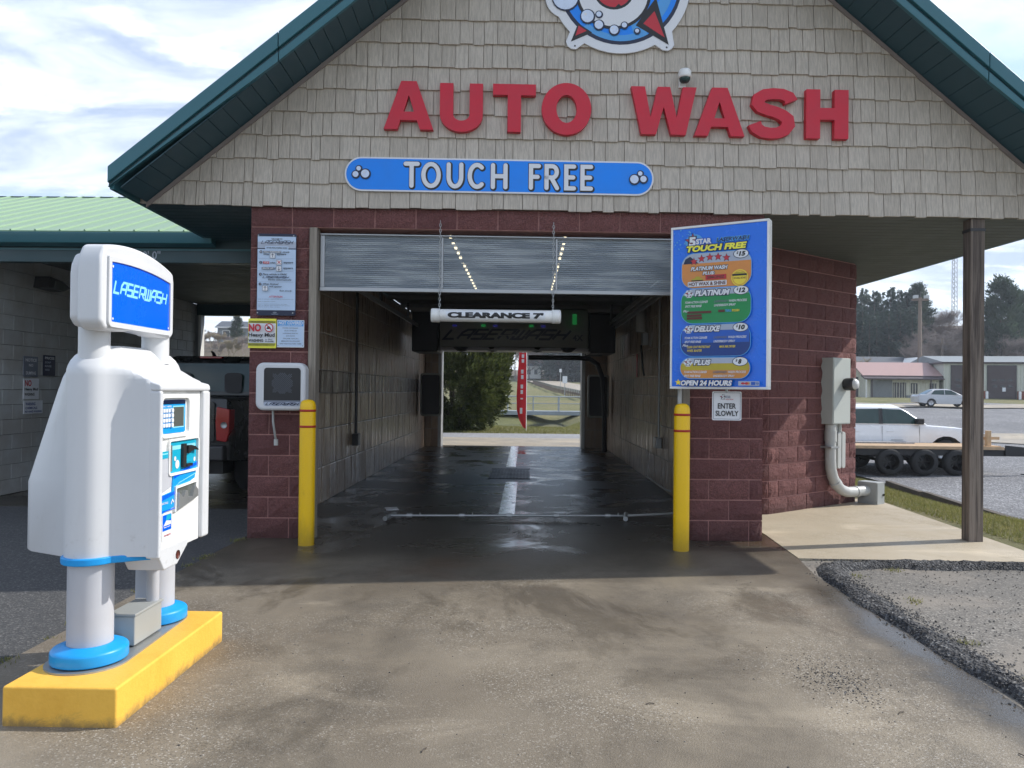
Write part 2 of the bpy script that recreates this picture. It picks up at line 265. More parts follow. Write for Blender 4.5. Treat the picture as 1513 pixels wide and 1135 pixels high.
# ------------------------------------------------------------------ mesh helpers
W = {}                                              # world matrices of the empties
I4 = Matrix.Identity(4)
def finish(o, parent):
    if parent is not None: o.parent = parent
def tag(o, label, cat, group=None):
    o['label'] = label; o['category'] = cat
    if group: o['group'] = group
    return o
def thing(name, label, cat, loc=(0, 0, 0), rz=0, group=None):
    o = bpy.data.objects.new(name, None); COL.objects.link(o); o.location = loc; o.rotation_euler = (0, 0, rz); o.empty_display_size = .2
    W[o.name] = Matrix.Translation(loc) @ Matrix.Rotation(rz, 4, 'Z'); return tag(o, label, cat, group)
def wmat(o): return W.get(o.name, I4) if o is not None else I4
class MB:
    def __init__(s, M=None): s.v = []; s.f = []; s.mi = []; s.sm = []; s.mats = []; s.M = M or I4
    def add(s, vs, fs, mat, smooth=False, M=None):
        if mat not in s.mats: s.mats.append(mat)
        k = s.mats.index(mat); o = len(s.v); T = s.M if M is None else s.M @ M
        for p in vs: s.v.append(tuple(T @ Vector(p)))
        for f in fs: s.f.append(tuple(i+o for i in f)); s.mi.append(k); s.sm.append(smooth)
        return s
    def box(s, x0, x1, y0, y1, z0, z1, mat, M=None):
        vs = [(x0,y0,z0),(x1,y0,z0),(x1,y1,z0),(x0,y1,z0),(x0,y0,z1),(x1,y0,z1),(x1,y1,z1),(x0,y1,z1)]
        return s.add(vs, [(0,3,2,1),(4,5,6,7),(0,1,5,4),(1,2,6,5),(2,3,7,6),(3,0,4,7)], mat, M=M)
    def prism(s, poly, a, b, mat, axis='y', M=None, smooth=False):   # poly in (p,q), extruded along axis a->b
        n = len(poly)
        f = {'y': lambda p, q, t: (p, t, q), 'x': lambda p, q, t: (t, p, q), 'z': lambda p, q, t: (p, q, t)}[axis]
        vs = [f(p, q, a) for p, q in poly]+[f(p, q, b) for p, q in poly]
        fs = [tuple(range(n))[::-1], tuple(range(n, 2*n))]
        s.add(vs, fs, mat, False, M)
        return s.add(vs, [(i, (i+1) % n, n+(i+1) % n, n+i) for i in range(n)], mat, smooth, M)
    def tube(s, pts, r, mat, n=10, caps=True, M=None):
        pts = [Vector(p) for p in pts]; rs = r if isinstance(r, (list, tuple)) else [r]*len(pts)
        vs = []; fs = []; up = None
        for i, p in enumerate(pts):
            d = (pts[min(i+1, len(pts)-1)]-pts[max(i-1, 0)]).normalized()
            if up is None: up = d.orthogonal().normalized()
            up = (up-up.dot(d)*d).normalized(); q = d.cross(up)
            for k in range(n):
                a = 2*math.pi*k/n; vs.append(p+rs[i]*(math.cos(a)*up+math.sin(a)*q))
        for i in range(len(pts)-1):
            for k in range(n): fs.append((i*n+k, i*n+(k+1) % n, (i+1)*n+(k+1) % n, (i+1)*n+k))
        s.add(vs, fs, mat, n > 4, M)
        if caps: s.add(vs[:n]+vs[-n:], [tuple(range(n))[::-1], tuple(range(n, 2*n))], mat, False, M)
        return s
    def lathe(s, prof, c, mat, axis='z', n=24, M=None):
        vs = []; c = Vector(c)
        for r, h in prof:
            for k in range(n):
                a = 2*math.pi*k/n; u, v = r*math.cos(a), r*math.sin(a)
                vs.append(c+Vector({'z': (u, v, h), 'x': (h, u, v), 'y': (v, h, u)}[axis]))
        fs = [(i*n+k, i*n+(k+1) % n, (i+1)*n+(k+1) % n, (i+1)*n+k) for i in range(len(prof)-1) for k in range(n)]
        return s.add(vs, fs, mat, True, M)
    def loft(s, rings, mat, caps=True, smooth=True, M=None):
        n = len(rings[0]); vs = [p for r in rings for p in r]; m = len(rings)
        s.add(vs, [(i*n+k, i*n+(k+1) % n, (i+1)*n+(k+1) % n, (i+1)*n+k) for i in range(m-1) for k in range(n)], mat, smooth, M)
        if caps: s.add(list(rings[0])+list(rings[-1]), [tuple(range(n))[::-1], tuple(range(n, 2*n))], mat, False, M)
        return s
    def mesh(s, name, inv=I4):
        me = bpy.data.meshes.new(name); me.from_pydata([tuple(inv @ Vector(p)) for p in s.v] if inv is not I4 else s.v, [], s.f)
        for m in s.mats: me.materials.append(MATS[m])
        me.polygons.foreach_set('material_index', s.mi); me.polygons.foreach_set('use_smooth', s.sm); me.update(); return me
    def build(s, name, parent=None, label=None, bevel=0, seg=2, kind=None, origin=None, weld=False, angle=35):
        pm = wmat(parent); loc = Vector((0, 0, 0))
        if parent is None or origin is not None:
            if origin is None:
                a = np.array(s.v); loc = Vector(((a[:, 0].min()+a[:, 0].max())/2, (a[:, 1].min()+a[:, 1].max())/2, a[:, 2].min()))
            else: loc = Vector(origin)
        if parent is None: T = Matrix.Translation(-loc); ol = loc
        else: inv = pm.inverted(); ol = inv @ loc if origin is not None else Vector((0, 0, 0)); T = Matrix.Translation(-ol) @ inv
        me = s.mesh(name, T)
        if weld or bevel:
            bm = bmesh.new(); bm.from_mesh(me); bmesh.ops.remove_doubles(bm, verts=bm.verts, dist=1e-5); bmesh.ops.recalc_face_normals(bm, faces=bm.faces)
            bm.to_mesh(me); bm.free()
        o = bpy.data.objects.new(name, me); COL.objects.link(o); o.location = ol
        if parent is not None: o.parent = parent
        W[o.name] = pm @ Matrix.Translation(ol) if parent is not None else Matrix.Translation(ol)
        if bevel:
            md = o.modifiers.new('bevel', 'BEVEL'); md.width = bevel; md.segments = seg; md.limit_method = 'ANGLE'; md.angle_limit = R(angle); md.harden_normals = True
            for p in me.polygons: p.use_smooth = True
        if label: o['label'] = label
        if kind: o['kind'] = kind
        return o
def copy_tree(o, parent=None):
    c = o.copy(); COL.objects.link(c)
    if parent is not None: c.parent = parent
    for ch in [x for x in o.children]: copy_tree(ch, c)
    return c
def relabel(o, label, group=None):
    o['label'] = label
    if group: o['group'] = group
    return o
def frame(origin, ex, ez):                          # matrix: local x along ex, local z along ez, local -y towards the viewer
    ex = Vector(ex).normalized(); ez = Vector(ez).normalized(); ey = ez.cross(ex)
    return Matrix(((ex.x, ey.x, ez.x, origin[0]), (ex.y, ey.y, ez.y, origin[1]), (ex.z, ey.z, ez.z, origin[2]), (0, 0, 0, 1)))
def arc(cx, cy, r, a0, a1, n=8, ry=None):
    return [(cx+r*math.cos(R(a0+(a1-a0)*i/n)), cy+(ry or r)*math.sin(R(a0+(a1-a0)*i/n))) for i in range(n+1)]
def rrect(x0, x1, y0, y1, r, n=6):
    r = min(r, (x1-x0)/2-1e-4, (y1-y0)/2-1e-4)
    return arc(x0+r, y0+r, r, 180, 270, n)+arc(x1-r, y0+r, r, 270, 360, n)+arc(x1-r, y1-r, r, 0, 90, n)+arc(x0+r, y1-r, r, 90, 180, n)
_fc = {}
def font_mesh(body, bold=0., extrude=0., res=3):
    k = (body, bold, extrude, res)
    if k not in _fc:
        c = bpy.data.curves.new('t', 'FONT'); c.body = body; c.size = 1; c.offset = bold; c.extrude = extrude; c.resolution_u = res; c.fill_mode = 'BOTH' if extrude else 'FRONT'
        o = bpy.data.objects.new('t', c); COL.objects.link(o); dg = bpy.context.evaluated_depsgraph_get(); me = o.evaluated_get(dg).to_mesh()
        vs = [tuple(x.co) for x in me.vertices]; fs = [tuple(p.vertices) for p in me.polygons]
        o.evaluated_get(dg).to_mesh_clear(); bpy.data.objects.remove(o); bpy.data.curves.remove(c); _fc[k] = (vs, fs)
    return _fc[k]
class Panel:                                        # flat print on a panel; every item a hair above the one below
    def __init__(s, mb, M, step=.0004): s.mb, s.M, s.d, s.step = mb, M, .001, step
    def poly(s, pts, mat):
        s.d += s.step; n = len(pts); s.mb.add([(p, -s.d, q) for p, q in pts], [tuple(range(n))], mat, False, s.M); return s
    def rect(s, x0, x1, z0, z1, mat, r=0): return s.poly(rrect(x0, x1, z0, z1, r) if r else [(x0, z0), (x1, z0), (x1, z1), (x0, z1)], mat)
    def disc(s, x, z, r, mat, rz=None, n=20): return s.poly(arc(x, z, r, 0, 360*(n-1)/n, n-1, rz), mat)
    def star(s, x, z, r, mat, k=.42, rot=90, n=5): return s.poly([(x+(r if i % 2 == 0 else r*k)*math.cos(R(rot+i*180/n)), z+(r if i % 2 == 0 else r*k)*math.sin(R(rot+i*180/n))) for i in range(2*n)], mat)
    def text(s, body, x0, x1, z0, z1, mat, bold=.02, shear=0, outline=None, ow=.06):
        for bb, mm in (([(bold+ow, outline)] if outline else [])+[(bold, mat)]):
            s.d += s.step; vs, fs = font_mesh(body, bb); ref = np.array(font_mesh(body, bold)[0])
            a, c = ref.min(0), ref.max(0); k = (x1-x0)/(c[0]-a[0]); kz = (z1-z0)/(c[1]-a[1])
            s.mb.add([(x0+(p[0]-a[0])*k+shear*(p[1]-a[1])*kz, -s.d, z0+(p[1]-a[1])*kz) for p in vs], fs, mm, False, s.M)
        return s
    def stroke(s, line, wd, mat, round_=False, closed=False):
        closed = closed or (len(line) > 3 and abs(line[0][0]-line[-1][0])+abs(line[0][1]-line[-1][1]) < 1e-6)
        s.d += s.step*.5; vs, fs = ribbon(line, wd, round_, closed); s.mb.add([(p, -s.d, q) for p, q in vs], fs, mat, False, s.M); return s
    def strokes(s, lines, wd, mat, round_=False):
        for l in lines: s.stroke(l, wd, mat, round_)
        return s
def ribbon(line, wd, round_=False, closed=False):
    P = []
    for p in line:
        if not P or (Vector(p)-P[-1]).length > 1e-5: P.append(Vector(p))
    if closed and (P[0]-P[-1]).length < 1e-5: P.pop()
    n = len(P); h = wd/2; l = []; r = []
    for i in range(n):
        a = P[i-1] if (i > 0 or closed) else None; c = P[(i+1) % n] if (i < n-1 or closed) else None
        d0 = (P[i]-a).normalized() if a is not None else None; d1 = (c-P[i]).normalized() if c is not None else None
        d0 = d0 or d1; d1 = d1 or d0; t = d0+d1
        t = t.normalized() if t.length > 1e-6 else d0
        nn = Vector((-t.y, t.x)); k = h/max(.35, nn.dot(Vector((-d0.y, d0.x))))
        l.append(P[i]+nn*k); r.append(P[i]-nn*k)
    vs = [tuple(x) for x in l]+[tuple(x) for x in r]
    fs = [(i, n+i, n+(i+1) % n, (i+1) % n) for i in range(n if closed else n-1)]
    if round_ and not closed:
        for i, q in ((0, P[1]), (n-1, P[n-2])):
            d = (P[i]-q).normalized(); a0 = math.degrees(math.atan2(d.y, d.x)); k = len(vs)
            ar = arc(P[i].x, P[i].y, h, a0-90, a0+90, 8); vs += ar; fs.append(tuple(range(k, k+len(ar))))
    return vs, fs
LZ = {'L': [[(0,1),(0,0),(1,0)]], 'A': [[(0,0),(0,.7),(.3,1),(1,1),(1,0)],[(0,.42),(1,.42)]], 'S': [[(1,1),(0,1),(0,.5),(1,.5),(1,0),(0,0)]],
      'E': [[(1,1),(0,1),(0,0),(1,0)],[(0,.5),(.95,.5)]], 'R': [[(0,0),(0,1),(1,1),(1,.42),(.05,.42)],[(.55,.42),(1,0)]],
      'W': [[(0,1),(0,0),(1,0),(1,1)],[(.5,1),(.5,0)]], 'H': [[(0,1),(0,0)],[(1,1),(1,0)],[(0,.5),(1,.5)]]}
def laser_lines(word, x0, x1, z0, z1, shear=.35, gap=.3):
    n = len(word); cw = (x1-x0-shear*(z1-z0))/(n+(n-1)*gap); L_ = []
    for i, ch in enumerate(word):
        ox = x0+i*cw*(1+gap)
        for ln in LZ[ch]: L_.append([(ox+p*cw+shear*(z1-z0)*q, z0+q*(z1-z0)) for p, q in ln])
    return L_
# ------------------------------------------------------------------ ground and roads
def ss(a, b, x):
    t = np.clip((np.asarray(x, float)-a)/(b-a), 0, 1); return t*t*(3-2*t)
def zg(X, Y):
    X = np.asarray(X, float); Y = np.asarray(Y, float)
    z = -.95*ss(4.9, 9.6, X)*ss(6.6, 12, Y)*(1-ss(28, 68, Y))+.0275*np.maximum(0, Y-48)
    z = z-.62*ss(29, 42, Y)*(1-ss(46, 54, Y))*ss(-30, -12, X)*(1-ss(1.8, 5, X))
    z = z-.5*np.exp(-((X-.8-.2*(Y-46))/1.4)**2)*ss(40, 45, Y)*(1-ss(52, 58, Y))
    z = z+7.0*ss(58, 125, Y)*ss(-10, -34, X)+13*ss(92, 165, Y)*ss(26, 50, X)+2.5*ss(170, 230, Y)
    z = z+.04*np.sin(X*.9+Y*.37)*ss(7, 12, np.abs(X))+.05*np.sin(Y*.5+X*.23)*ss(29, 34, Y)
    return z
def structure(o): o['kind'] = 'structure'; return o
def grid_sheet(name, xs, ys, zf, mat):
    X, Y = np.meshgrid(xs, ys); Z = zf(X, Y); n, m = X.shape
    idx = np.arange(n*m).reshape(n, m); f = np.stack([idx[:-1, :-1], idx[:-1, 1:], idx[1:, 1:], idx[1:, :-1]], -1).reshape(-1, 4)
    me = bpy.data.meshes.new(name); me.from_pydata(np.stack([X, Y, Z], -1).reshape(-1, 3).tolist(), [], f.tolist()); me.materials.append(MATS[mat])
    me.polygons.foreach_set('use_smooth', [True]*len(me.polygons)); o = bpy.data.objects.new(name, me); COL.objects.link(o); return structure(o)
def base_z(X, Y):
    low = .07*ss(-16, -14, X)*(1-ss(2.0, 2.25, X))*ss(-12, -10, Y)*(1-ss(26.3, 26.6, Y)) + .07*ss(2, 2.3, X)*(1-ss(4.0, 4.3, X))*(1-ss(20, 21, Y)) + .07*ss(2, 2.3, X)*(1-ss(14, 16, X))*(1-ss(6.3, 6.6, Y))
    return zg(X, Y)-np.minimum(low, .08)
xs = np.unique(np.concatenate([np.arange(-160, -20, 6), np.arange(-20, -8, 1.), np.arange(-8, 14, .4), np.arange(14, 50, 1.2), np.arange(50, 260, 6)]))
ys = np.unique(np.concatenate([np.arange(-40, -4, 4), np.arange(-4, 30, .5), np.arange(30, 75, 1.), np.arange(75, 330, 5)]))
grid_sheet('terrain', xs, ys, base_z, 'ground_soil')
def flat(name, poly, z, mat, th=0):
    mb = MB(); n = len(poly)
    if th: mb.prism(poly, z-th, z, mat, 'z')
    else: mb.add([(p, q, z) for p, q in poly], [tuple(range(n))], mat)
    return structure(mb.build(name))
flat('driveway', [(-2.76, -4), (2.36, -4), (2.36, 6.2), (2.44, 6.75), (2.5, 7.9), (-2.76, 7.9)], .004, 'driveway_concrete', .1)
flat('bay_floor', [(-2.66, 7.904), (2.3, 7.904), (2.3, 20.1), (-2.66, 20.1)], .004, 'driveway_concrete', .1)
flat('exit_apron', [(-6, 20.104), (7, 20.104), (7, 23.6), (-6, 23.6)], .004, 'lane_concrete', .1)
flat('back_lane', [(-14, 23.604), (12, 23.604), (12, 26.0), (-14, 26.0)], .001, 'road_asphalt', .1)
flat('asphalt_lot', [(-16, -8), (-2.768, -8), (-2.768, 9.2), (-16, 9.2)], -.006, 'asphalt_old', .1)
flat('wash_bay_floor', [(-9, 9.204), (-2.768, 9.204), (-2.768, 17.5), (-9, 17.5)], -.004, 'driveway_concrete', .1)
flat('concrete_pad', [(2.448, 6.82), (4.72, 6.80), (4.9, 10.75), (2.504, 10.75), (2.504, 7.9)], .009, 'pad_concrete', .16)
flat('dirt_lot', [(2.364, -4), (13, -4), (13, 6.3), (8, 6.72), (4.72, 6.79), (2.447, 6.79), (2.364, 6.2)], -.008, 'dirt_gravel', .1)
# asphalt berm along the driveway edge and the pad
def ridge(name, path, wd, h, mat, n=9, step=.05):
    P = [Vector(p) for p in path]; pts = []
    for a, c in zip(P[:-1], P[1:]):
        k = max(1, int((c-a).length/step)); pts += [a.lerp(c, i/k) for i in range(k)]
    pts.append(P[-1]); rings = []; vs = []; fs = []
    for i, p in enumerate(pts):
        t = (pts[min(i+3, len(pts)-1)]-pts[max(i-3, 0)]).normalized(); nn = Vector((-t.y, t.x)); e = min(1, min(i, len(pts)-1-i)/5+.05)
        ww = wd*(.8+.3*math.sin(i*.31)+.14*random.random())*(.5+.5*e)
        for k in range(n):
            u = k/(n-1)*2-1; hh = h*e*(1-abs(u)**2.6)*(.8+.45*random.random())
            q = p+nn*(u*ww/2+random.uniform(-.008, .008)); vs.append((q.x, q.y, -.012+max(0, hh)))
    for i in range(len(pts)-1):
        for k in range(n-1): fs.append((i*n+k, i*n+k+1, (i+1)*n+k+1, (i+1)*n+k))
    mb = MB(); mb.add(vs, fs, mat, True); return mb.build(name)
structure(ridge('asphalt_berm', [(2.50, -3), (2.50, 3.0), (2.46, 5.0), (2.46, 6.0), (2.62, 6.5), (3.2, 6.62), (4.9, 6.60)], .24, .055, 'asphalt_berm'))
def kerb_x(Y): return np.interp(Y, [7, 10, 13.2, 17, 21.6, 24, 27], [8.0, 8.35, 8.8, 9.2, 9.75, 9.6, 8.5])
def lot():
    ysl = np.unique(np.concatenate([np.arange(6, 28, .6), np.arange(28, 72, 1.2)])); us = np.linspace(0, 1, 60)**1.6
    X = np.array([[kerb_x(y)+.06+u*(95-kerb_x(y)) for u in us] for y in ysl]); Y = np.repeat(ysl[:, None], 60, 1); return X, Y
X, Y = lot(); Z = zg(X, Y)+.05; n_, m_ = X.shape; idx = np.arange(n_*m_).reshape(n_, m_)
me = bpy.data.meshes.new('gravel_lot'); me.from_pydata(np.stack([X, Y, Z], -1).reshape(-1, 3).tolist(), [], np.stack([idx[:-1, :-1], idx[:-1, 1:], idx[1:, 1:], idx[1:, :-1]], -1).reshape(-1, 4).tolist())
me.materials.append(MATS['gravel_lot']); structure(o := bpy.data.objects.new('gravel_lot', me)); COL.objects.link(o)
def strip(name, path, wd, dz, mat, step=1.0, zf=None):
    P = [Vector(p) for p in path]; pts = []
    for a, c in zip(P[:-1], P[1:]):
        k = max(1, int((c-a).length/step)); pts += [a.lerp(c, i/k) for i in range(k)]
    pts.append(P[-1]); vs = []; fs = []; m = 7
    for i, p in enumerate(pts):
        t = (pts[min(i+1, len(pts)-1)]-pts[max(i-1, 0)]).normalized(); nn = Vector((-t.y, t.x))
        for k in range(m):
            q = p+nn*wd*(k/(m-1)-.5); vs.append((q.x, q.y, (zf(q.x, q.y) if zf else float(zg(q.x, q.y)))+dz))
    for i in range(len(pts)-1):
        for k in range(m-1): fs.append((i*m+k, i*m+k+1, (i+1)*m+k+1, (i+1)*m+k))
    mb = MB(); mb.add(vs, fs, mat, True); return structure(mb.build(name))
strip('wet_lane', [(14, 41), (26, 38.5), (60, 36)], 5.0, .09, 'lane_concrete')
strip('garage_apron', [(18, 66), (95, 62)], 7.0, .12, 'lane_concrete')
road_z = lambda x, y: .55+.0275*(y-68)+.25
strip('highway', [(22, 64), (12.2, 72), (9, 90), (6.2, 125), (4.5, 165), (-4, 200)], 7.6, 0, 'lane_concrete', 2, road_z)
mbw = MB(); mbw.add([(-9, 41.5, -.66), (3.4, 41.5, -.66), (3.4, 58, -.66), (-9, 58, -.66)], [(0, 1, 2, 3)], 'water_creek'); structure(mbw.build('creek_water'))

# ------------------------------------------------------------------ piece library (shared meshes)
def rough_block(seed, r=.16):
    g = random.Random(seed); mb = MB(); nx, nz = 6, 4; vs = []; fs = []
    for j in range(nz):
        for i in range(nx):
            e = i in (0, nx-1) or j in (0, nz-1)
            vs.append((i/(nx-1), 0 if e else -g.uniform(.25, 1)*r*1.6, j/(nz-1)) if not e else (i/(nx-1), -g.uniform(0, .35)*r, j/(nz-1)))
    for j in range(nz-1):
        for i in range(nx-1):
            a = j*nx+i; fs.append((a, a+1, a+nx+1, a+nx))
    o = len(vs); border = [i for i in range(nx)]+[j*nx+nx-1 for j in range(1, nz)]+[(nz-1)*nx+i for i in range(nx-2, -1, -1)]+[j*nx for j in range(nz-2, 0, -1)]
    for b_ in border: vs.append((vs[b_][0], .5, vs[b_][2]))
    for k in range(len(border)):
        k2 = (k+1) % len(border); fs.append((border[k2], border[k], o+k, o+k2))
    mb.add(vs, fs, 'red_block'); return mb.mesh('split_face_block')
BLK = [rough_block(i) for i in range(8)]
def tile_mesh(mat, c=.03):
    mb = MB(); vs = [(0,.5,0),(1,.5,0),(1,.5,1),(0,.5,1),(0,.12,0),(1,.12,0),(1,.12,1),(0,.12,1),(c,0,c*.6),(1-c,0,c*.6),(1-c,0,1-c*.6),(c,0,1-c*.6)]
    fs = [(4,5,9,8),(5,6,10,9),(6,7,11,10),(7,4,8,11),(8,9,10,11),(0,1,5,4),(1,2,6,5),(2,3,7,6),(3,0,4,7)]
    mb.add(vs, fs, mat); return mb.mesh('wall_tile')
TILE = tile_mesh('bay_tile'); TILEB = tile_mesh('bay_tile_band'); CMU = tile_mesh('white_block', .015)
def shingle_verts(seed):
    g = random.Random(seed); n = 5; vs = []; fs = []
    xs_ = [0]+sorted(g.uniform(.15, .85) for _ in range(n-2))+[1]
    for i, x in enumerate(xs_):
        t = g.uniform(.8, 1.0)
        vs += [(x, -t, 0), (x, -.25, 1), (x, 0, 0), (x, 0, 1)]
    for i in range(n-1):
        a, c = 4*i, 4*i+4; fs += [(a, c, c+1, a+1), (a, a+2, c+2, c)]
    fs += [(0, 1, 3, 2), (4*n-4, 4*n-2, 4*n-1, 4*n-3)]
    return vs, fs
SHV = [shingle_verts(i) for i in range(6)]; SHM = []
for v_, f_ in SHV:
    mb = MB(); mb.add(v_, f_, 'shingle_tan'); SHM.append(mb.mesh('shingle'))
def piece(me, name, parent, M):
    o = bpy.data.objects.new(name, me); COL.objects.link(o); o.parent = parent
    l, q, s = (wmat(parent).inverted() @ M).decompose(); o.location = l; o.rotation_mode = 'QUATERNION'; o.rotation_quaternion = q; o.scale = s; return o
def TS(M, x, y, z, sx, sy, sz): return M @ Matrix.Translation((x, y, z)) @ Matrix.Diagonal((sx, sy, sz, 1))
def course(parent, M, x0, x1, z0, z1, rows, off=0, bw=.405, meshes=None, name='block', depth=.10, gap=.012, minw=.06):
    h = (z1-z0)/rows
    for r in range(rows):
        x = x0-(((r+off) % 2)*bw/2)
        while x < x1-.01:
            a, c = max(x, x0), min(x+bw, x1)
            if c-a > minw:
                piece(random.choice(meshes or BLK), name, parent, TS(M, a+gap/2, 0, z0+r*h+gap/2, c-a-gap, depth, h-gap))
            x += bw

# ------------------------------------------------------------------ the wash building
FO = Vector((-2.65, 7.36, 0)); FA = .044; FM = Matrix.Translation(FO) @ Matrix.Rotation(FA, 4, 'Z')
B = thing('wash_building', 'red block auto wash building with a tan shingled gable and dark green roof', 'building', FO, FA)
def fbox(mb, x0, x1, y0, y1, z0, z1, mat): return mb.box(x0, x1, y0, y1, z0, z1, mat, FM)
# piers and lintel
p = fbox(MB(), -.065, .508, .043, .22, 0, 3.06, 'red_mortar').build('pier', B)
course(p, TS(FM, 0, .035, 0, 1, 1, 1), -.07, .51, 0, 3.06, 15)
p = fbox(MB(), 4.29, 5.02, .043, .35, 0, 3.06, 'red_mortar').build('pier', B)
course(p, TS(FM, 0, .035, 0, 1, 1, 1), 4.285, 5.03, 0, 3.06, 15, 1)
course(p, FM @ Matrix.Translation((5.02, .05, 0)) @ Matrix.Rotation(math.pi/2, 4, 'Z'), 0, .40, 0, 3.06, 15)
p = fbox(MB(), -.065, 5.02, .043, .28, 3.064, 3.262, 'red_mortar').build('lintel', B)
course(p, TS(FM, 0, .035, 0, 1, 1, 1), -.07, 5.03, 3.064, 3.264, 1)
fbox(MB(), .513, .588, .0, .16, 0, 3.058, 'timber_jamb').build('jamb', B, bevel=.004); fbox(MB(), 4.213, 4.282, .0, .16, 0, 3.058, 'timber_jamb').build('jamb', B, bevel=.004)
# angled side wall on the right
PA = Vector((2.95, 9.25, 0)); PB = Vector((4.5, 10.45, 0)); wl = (PB-PA).length
MA = frame(PA, PB-PA, (0, 0, 1)); MF = frame((2.05, 9.22, 0), (1, .03, 0), (0, 0, 1))
p = MB(MA).box(0, wl, .008, .25, 0, 3.26, 'red_mortar').build('side_wall', B)
course(p, MA, 0, wl+.02, 0, 3.25, 16)
p = MB(MF).box(0, .9, .008, .2, 0, 3.26, 'red_mortar').build('side_wall', B); course(p, MF, 0, .9, 0, 3.25, 16, 1)
p = MB().box(4.28, 4.5, 10.55, 20.1, 0, 3.26, 'red_block').build('side_wall', B)
# inside the bay: tiled walls
ROWS = [0, .47, .96, 1.42, 1.72, 2.19, 2.69, 3.19]
def bay_wall(M, y0, y1, ynear, mbx):
    wall = mbx.build('bay_wall', B); rest = MB()
    for r in range(7):
        a = y0-random.uniform(0, .2); h = ROWS[r+1]-ROWS[r]
        while a < y1-.05:
            bw = (.155 if r == 3 and random.random() < .4 else .3)*random.choice((1, 1, 1, 1.1, .92)) if r != 0 else random.choice((.3, .42, .42))
            c = min(a+bw, y1); x = max(a, y0)
            if c-x > .03:
                D = TS(M, x+.004, random.uniform(-.003, .003), ROWS[r]+.005, c-x-.008, .03, h-.01)
                if x < ynear: piece(TILEB if r == 3 else TILE, 'wall_tile', wall, D)
                else: rest.add([tuple(D @ v.co) for v in TILE.vertices], [tuple(q.vertices) for q in TILE.polygons], 'bay_tile_band' if r == 3 else 'bay_tile')
            a += bw
    rest.build('wall_tile', wall, kind='stuff')
ML = frame((-2.62, 7.62, 0), (0, 1, 0), (0, 0, 1)); MR = frame((2.08, 20.05, 0), (0, -1, 0), (0, 0, 1))
bay_wall(ML, .1, 12.4, 7.5, MB().box(-2.71, -2.628, 7.62, 20.05, 0, 3.24, 'bay_grout'))
# right wall runs the other way along its frame, so near pieces sit at large offsets
wall = MB().box(2.088, 2.2, 7.95, 20.05, 0, 3.24, 'bay_grout').build('bay_wall', B); rest = MB()
for r in range(7):
    a = .0; h = ROWS[r+1]-ROWS[r]
    while a < 12.0:
        bw = random.choice((.4, .4, .6, .4)); c = min(a+bw, 12.05)
        D = TS(MR, a+.004, random.uniform(-.003, .003), ROWS[r]+.005, c-a-.008, .03, h-.01)
        if a > 3.2: piece(TILE, 'wall_tile', wall, D)
        else: rest.add([tuple(D @ v.co) for v in TILE.vertices], [tuple(q.vertices) for q in TILE.polygons], 'bay_tile')
        a += bw
rest.build('wall_tile', wall, kind='stuff')
mb = MB().box(-2.62, -2.27, 19.7, 20.05, 0, 3.0, 'bay_grout').box(1.52, 2.08, 19.7, 20.05, 0, 3.0, 'bay_grout').box(-2.62, 2.08, 19.7, 20.05, 3.0, 3.2, 'bay_grout')
ew = mb.build('end_wall', B)
ME = frame((-2.62, 19.69, 0), (1, 0, 0), (0, 0, 1))
for r in range(7):
    for a, c in ((0, .17), (.17, .34), (4.16, 4.42), (4.42, 4.69)): piece(TILE, 'wall_tile', ew, TS(ME, a+.004, 0, ROWS[r]+.005, c-a-.008, .03, min(ROWS[r+1], 3.0)-ROWS[r]-.01))
for x in (-2.27, 1.44): MB().box(x, x+.08, 19.6, 20.08, 0, 3.0, 'aluminium').build('door_track', B)
MB().box(-2.62, 2.08, 8.0, 20.1, 3.245, 3.28, 'ceiling_dark').build('ceiling', B)
for k in range(8): MB().box(-2.61, 2.07, 8.6+k*1.4, 8.68+k*1.4, 3.17, 3.24, 'ceiling_dark').build('ceiling_joist', B)
# gable with shingles
ZS = lambda s: 7.143-.83*abs(s-3.6)
gw = MB(FM).prism([(-1.05, 3.27), (8.25, 3.27), (3.6, 7.13)], .012, .1, 'shingle_tan', 'y').build('gable_wall', B)
def loft_line(s): return ZS(s)
cand = []; r = 0
while 3.262+.233*r < 7.0:
    z = 3.262+.233*r; half = (7.15-z)/.83; a = 3.6-half-.02; e = 3.6+half+.02; a -= random.uniform(0, .1)
    while a < e:
        wd = random.choice((.085, .11, .11, .13, .15, .17, .19, .21)); cand.append((a, z-random.choice((0, 0, .006, .012)), min(wd, e-a))); a += wd
    r += 1
vis = [c for c in cand if c[1] < 5.35]; vis.sort(key=lambda c: -c[2]/(8+c[1])); near = set(vis[:300]); rest = MB()
for c in cand:
    D = TS(FM, c[0]+.0015, .012, c[1], c[2]-.006, .034, .262); k = random.randrange(6)
    if c[2] < .01: continue
    if c in near: piece(SHM[k], 'shingle', gw, D)
    else: rest.add([tuple(D @ Vector(v)) for v in SHV[k][0]], SHV[k][1], 'shingle_tan')
rest.build('shingle', gw, kind='stuff')
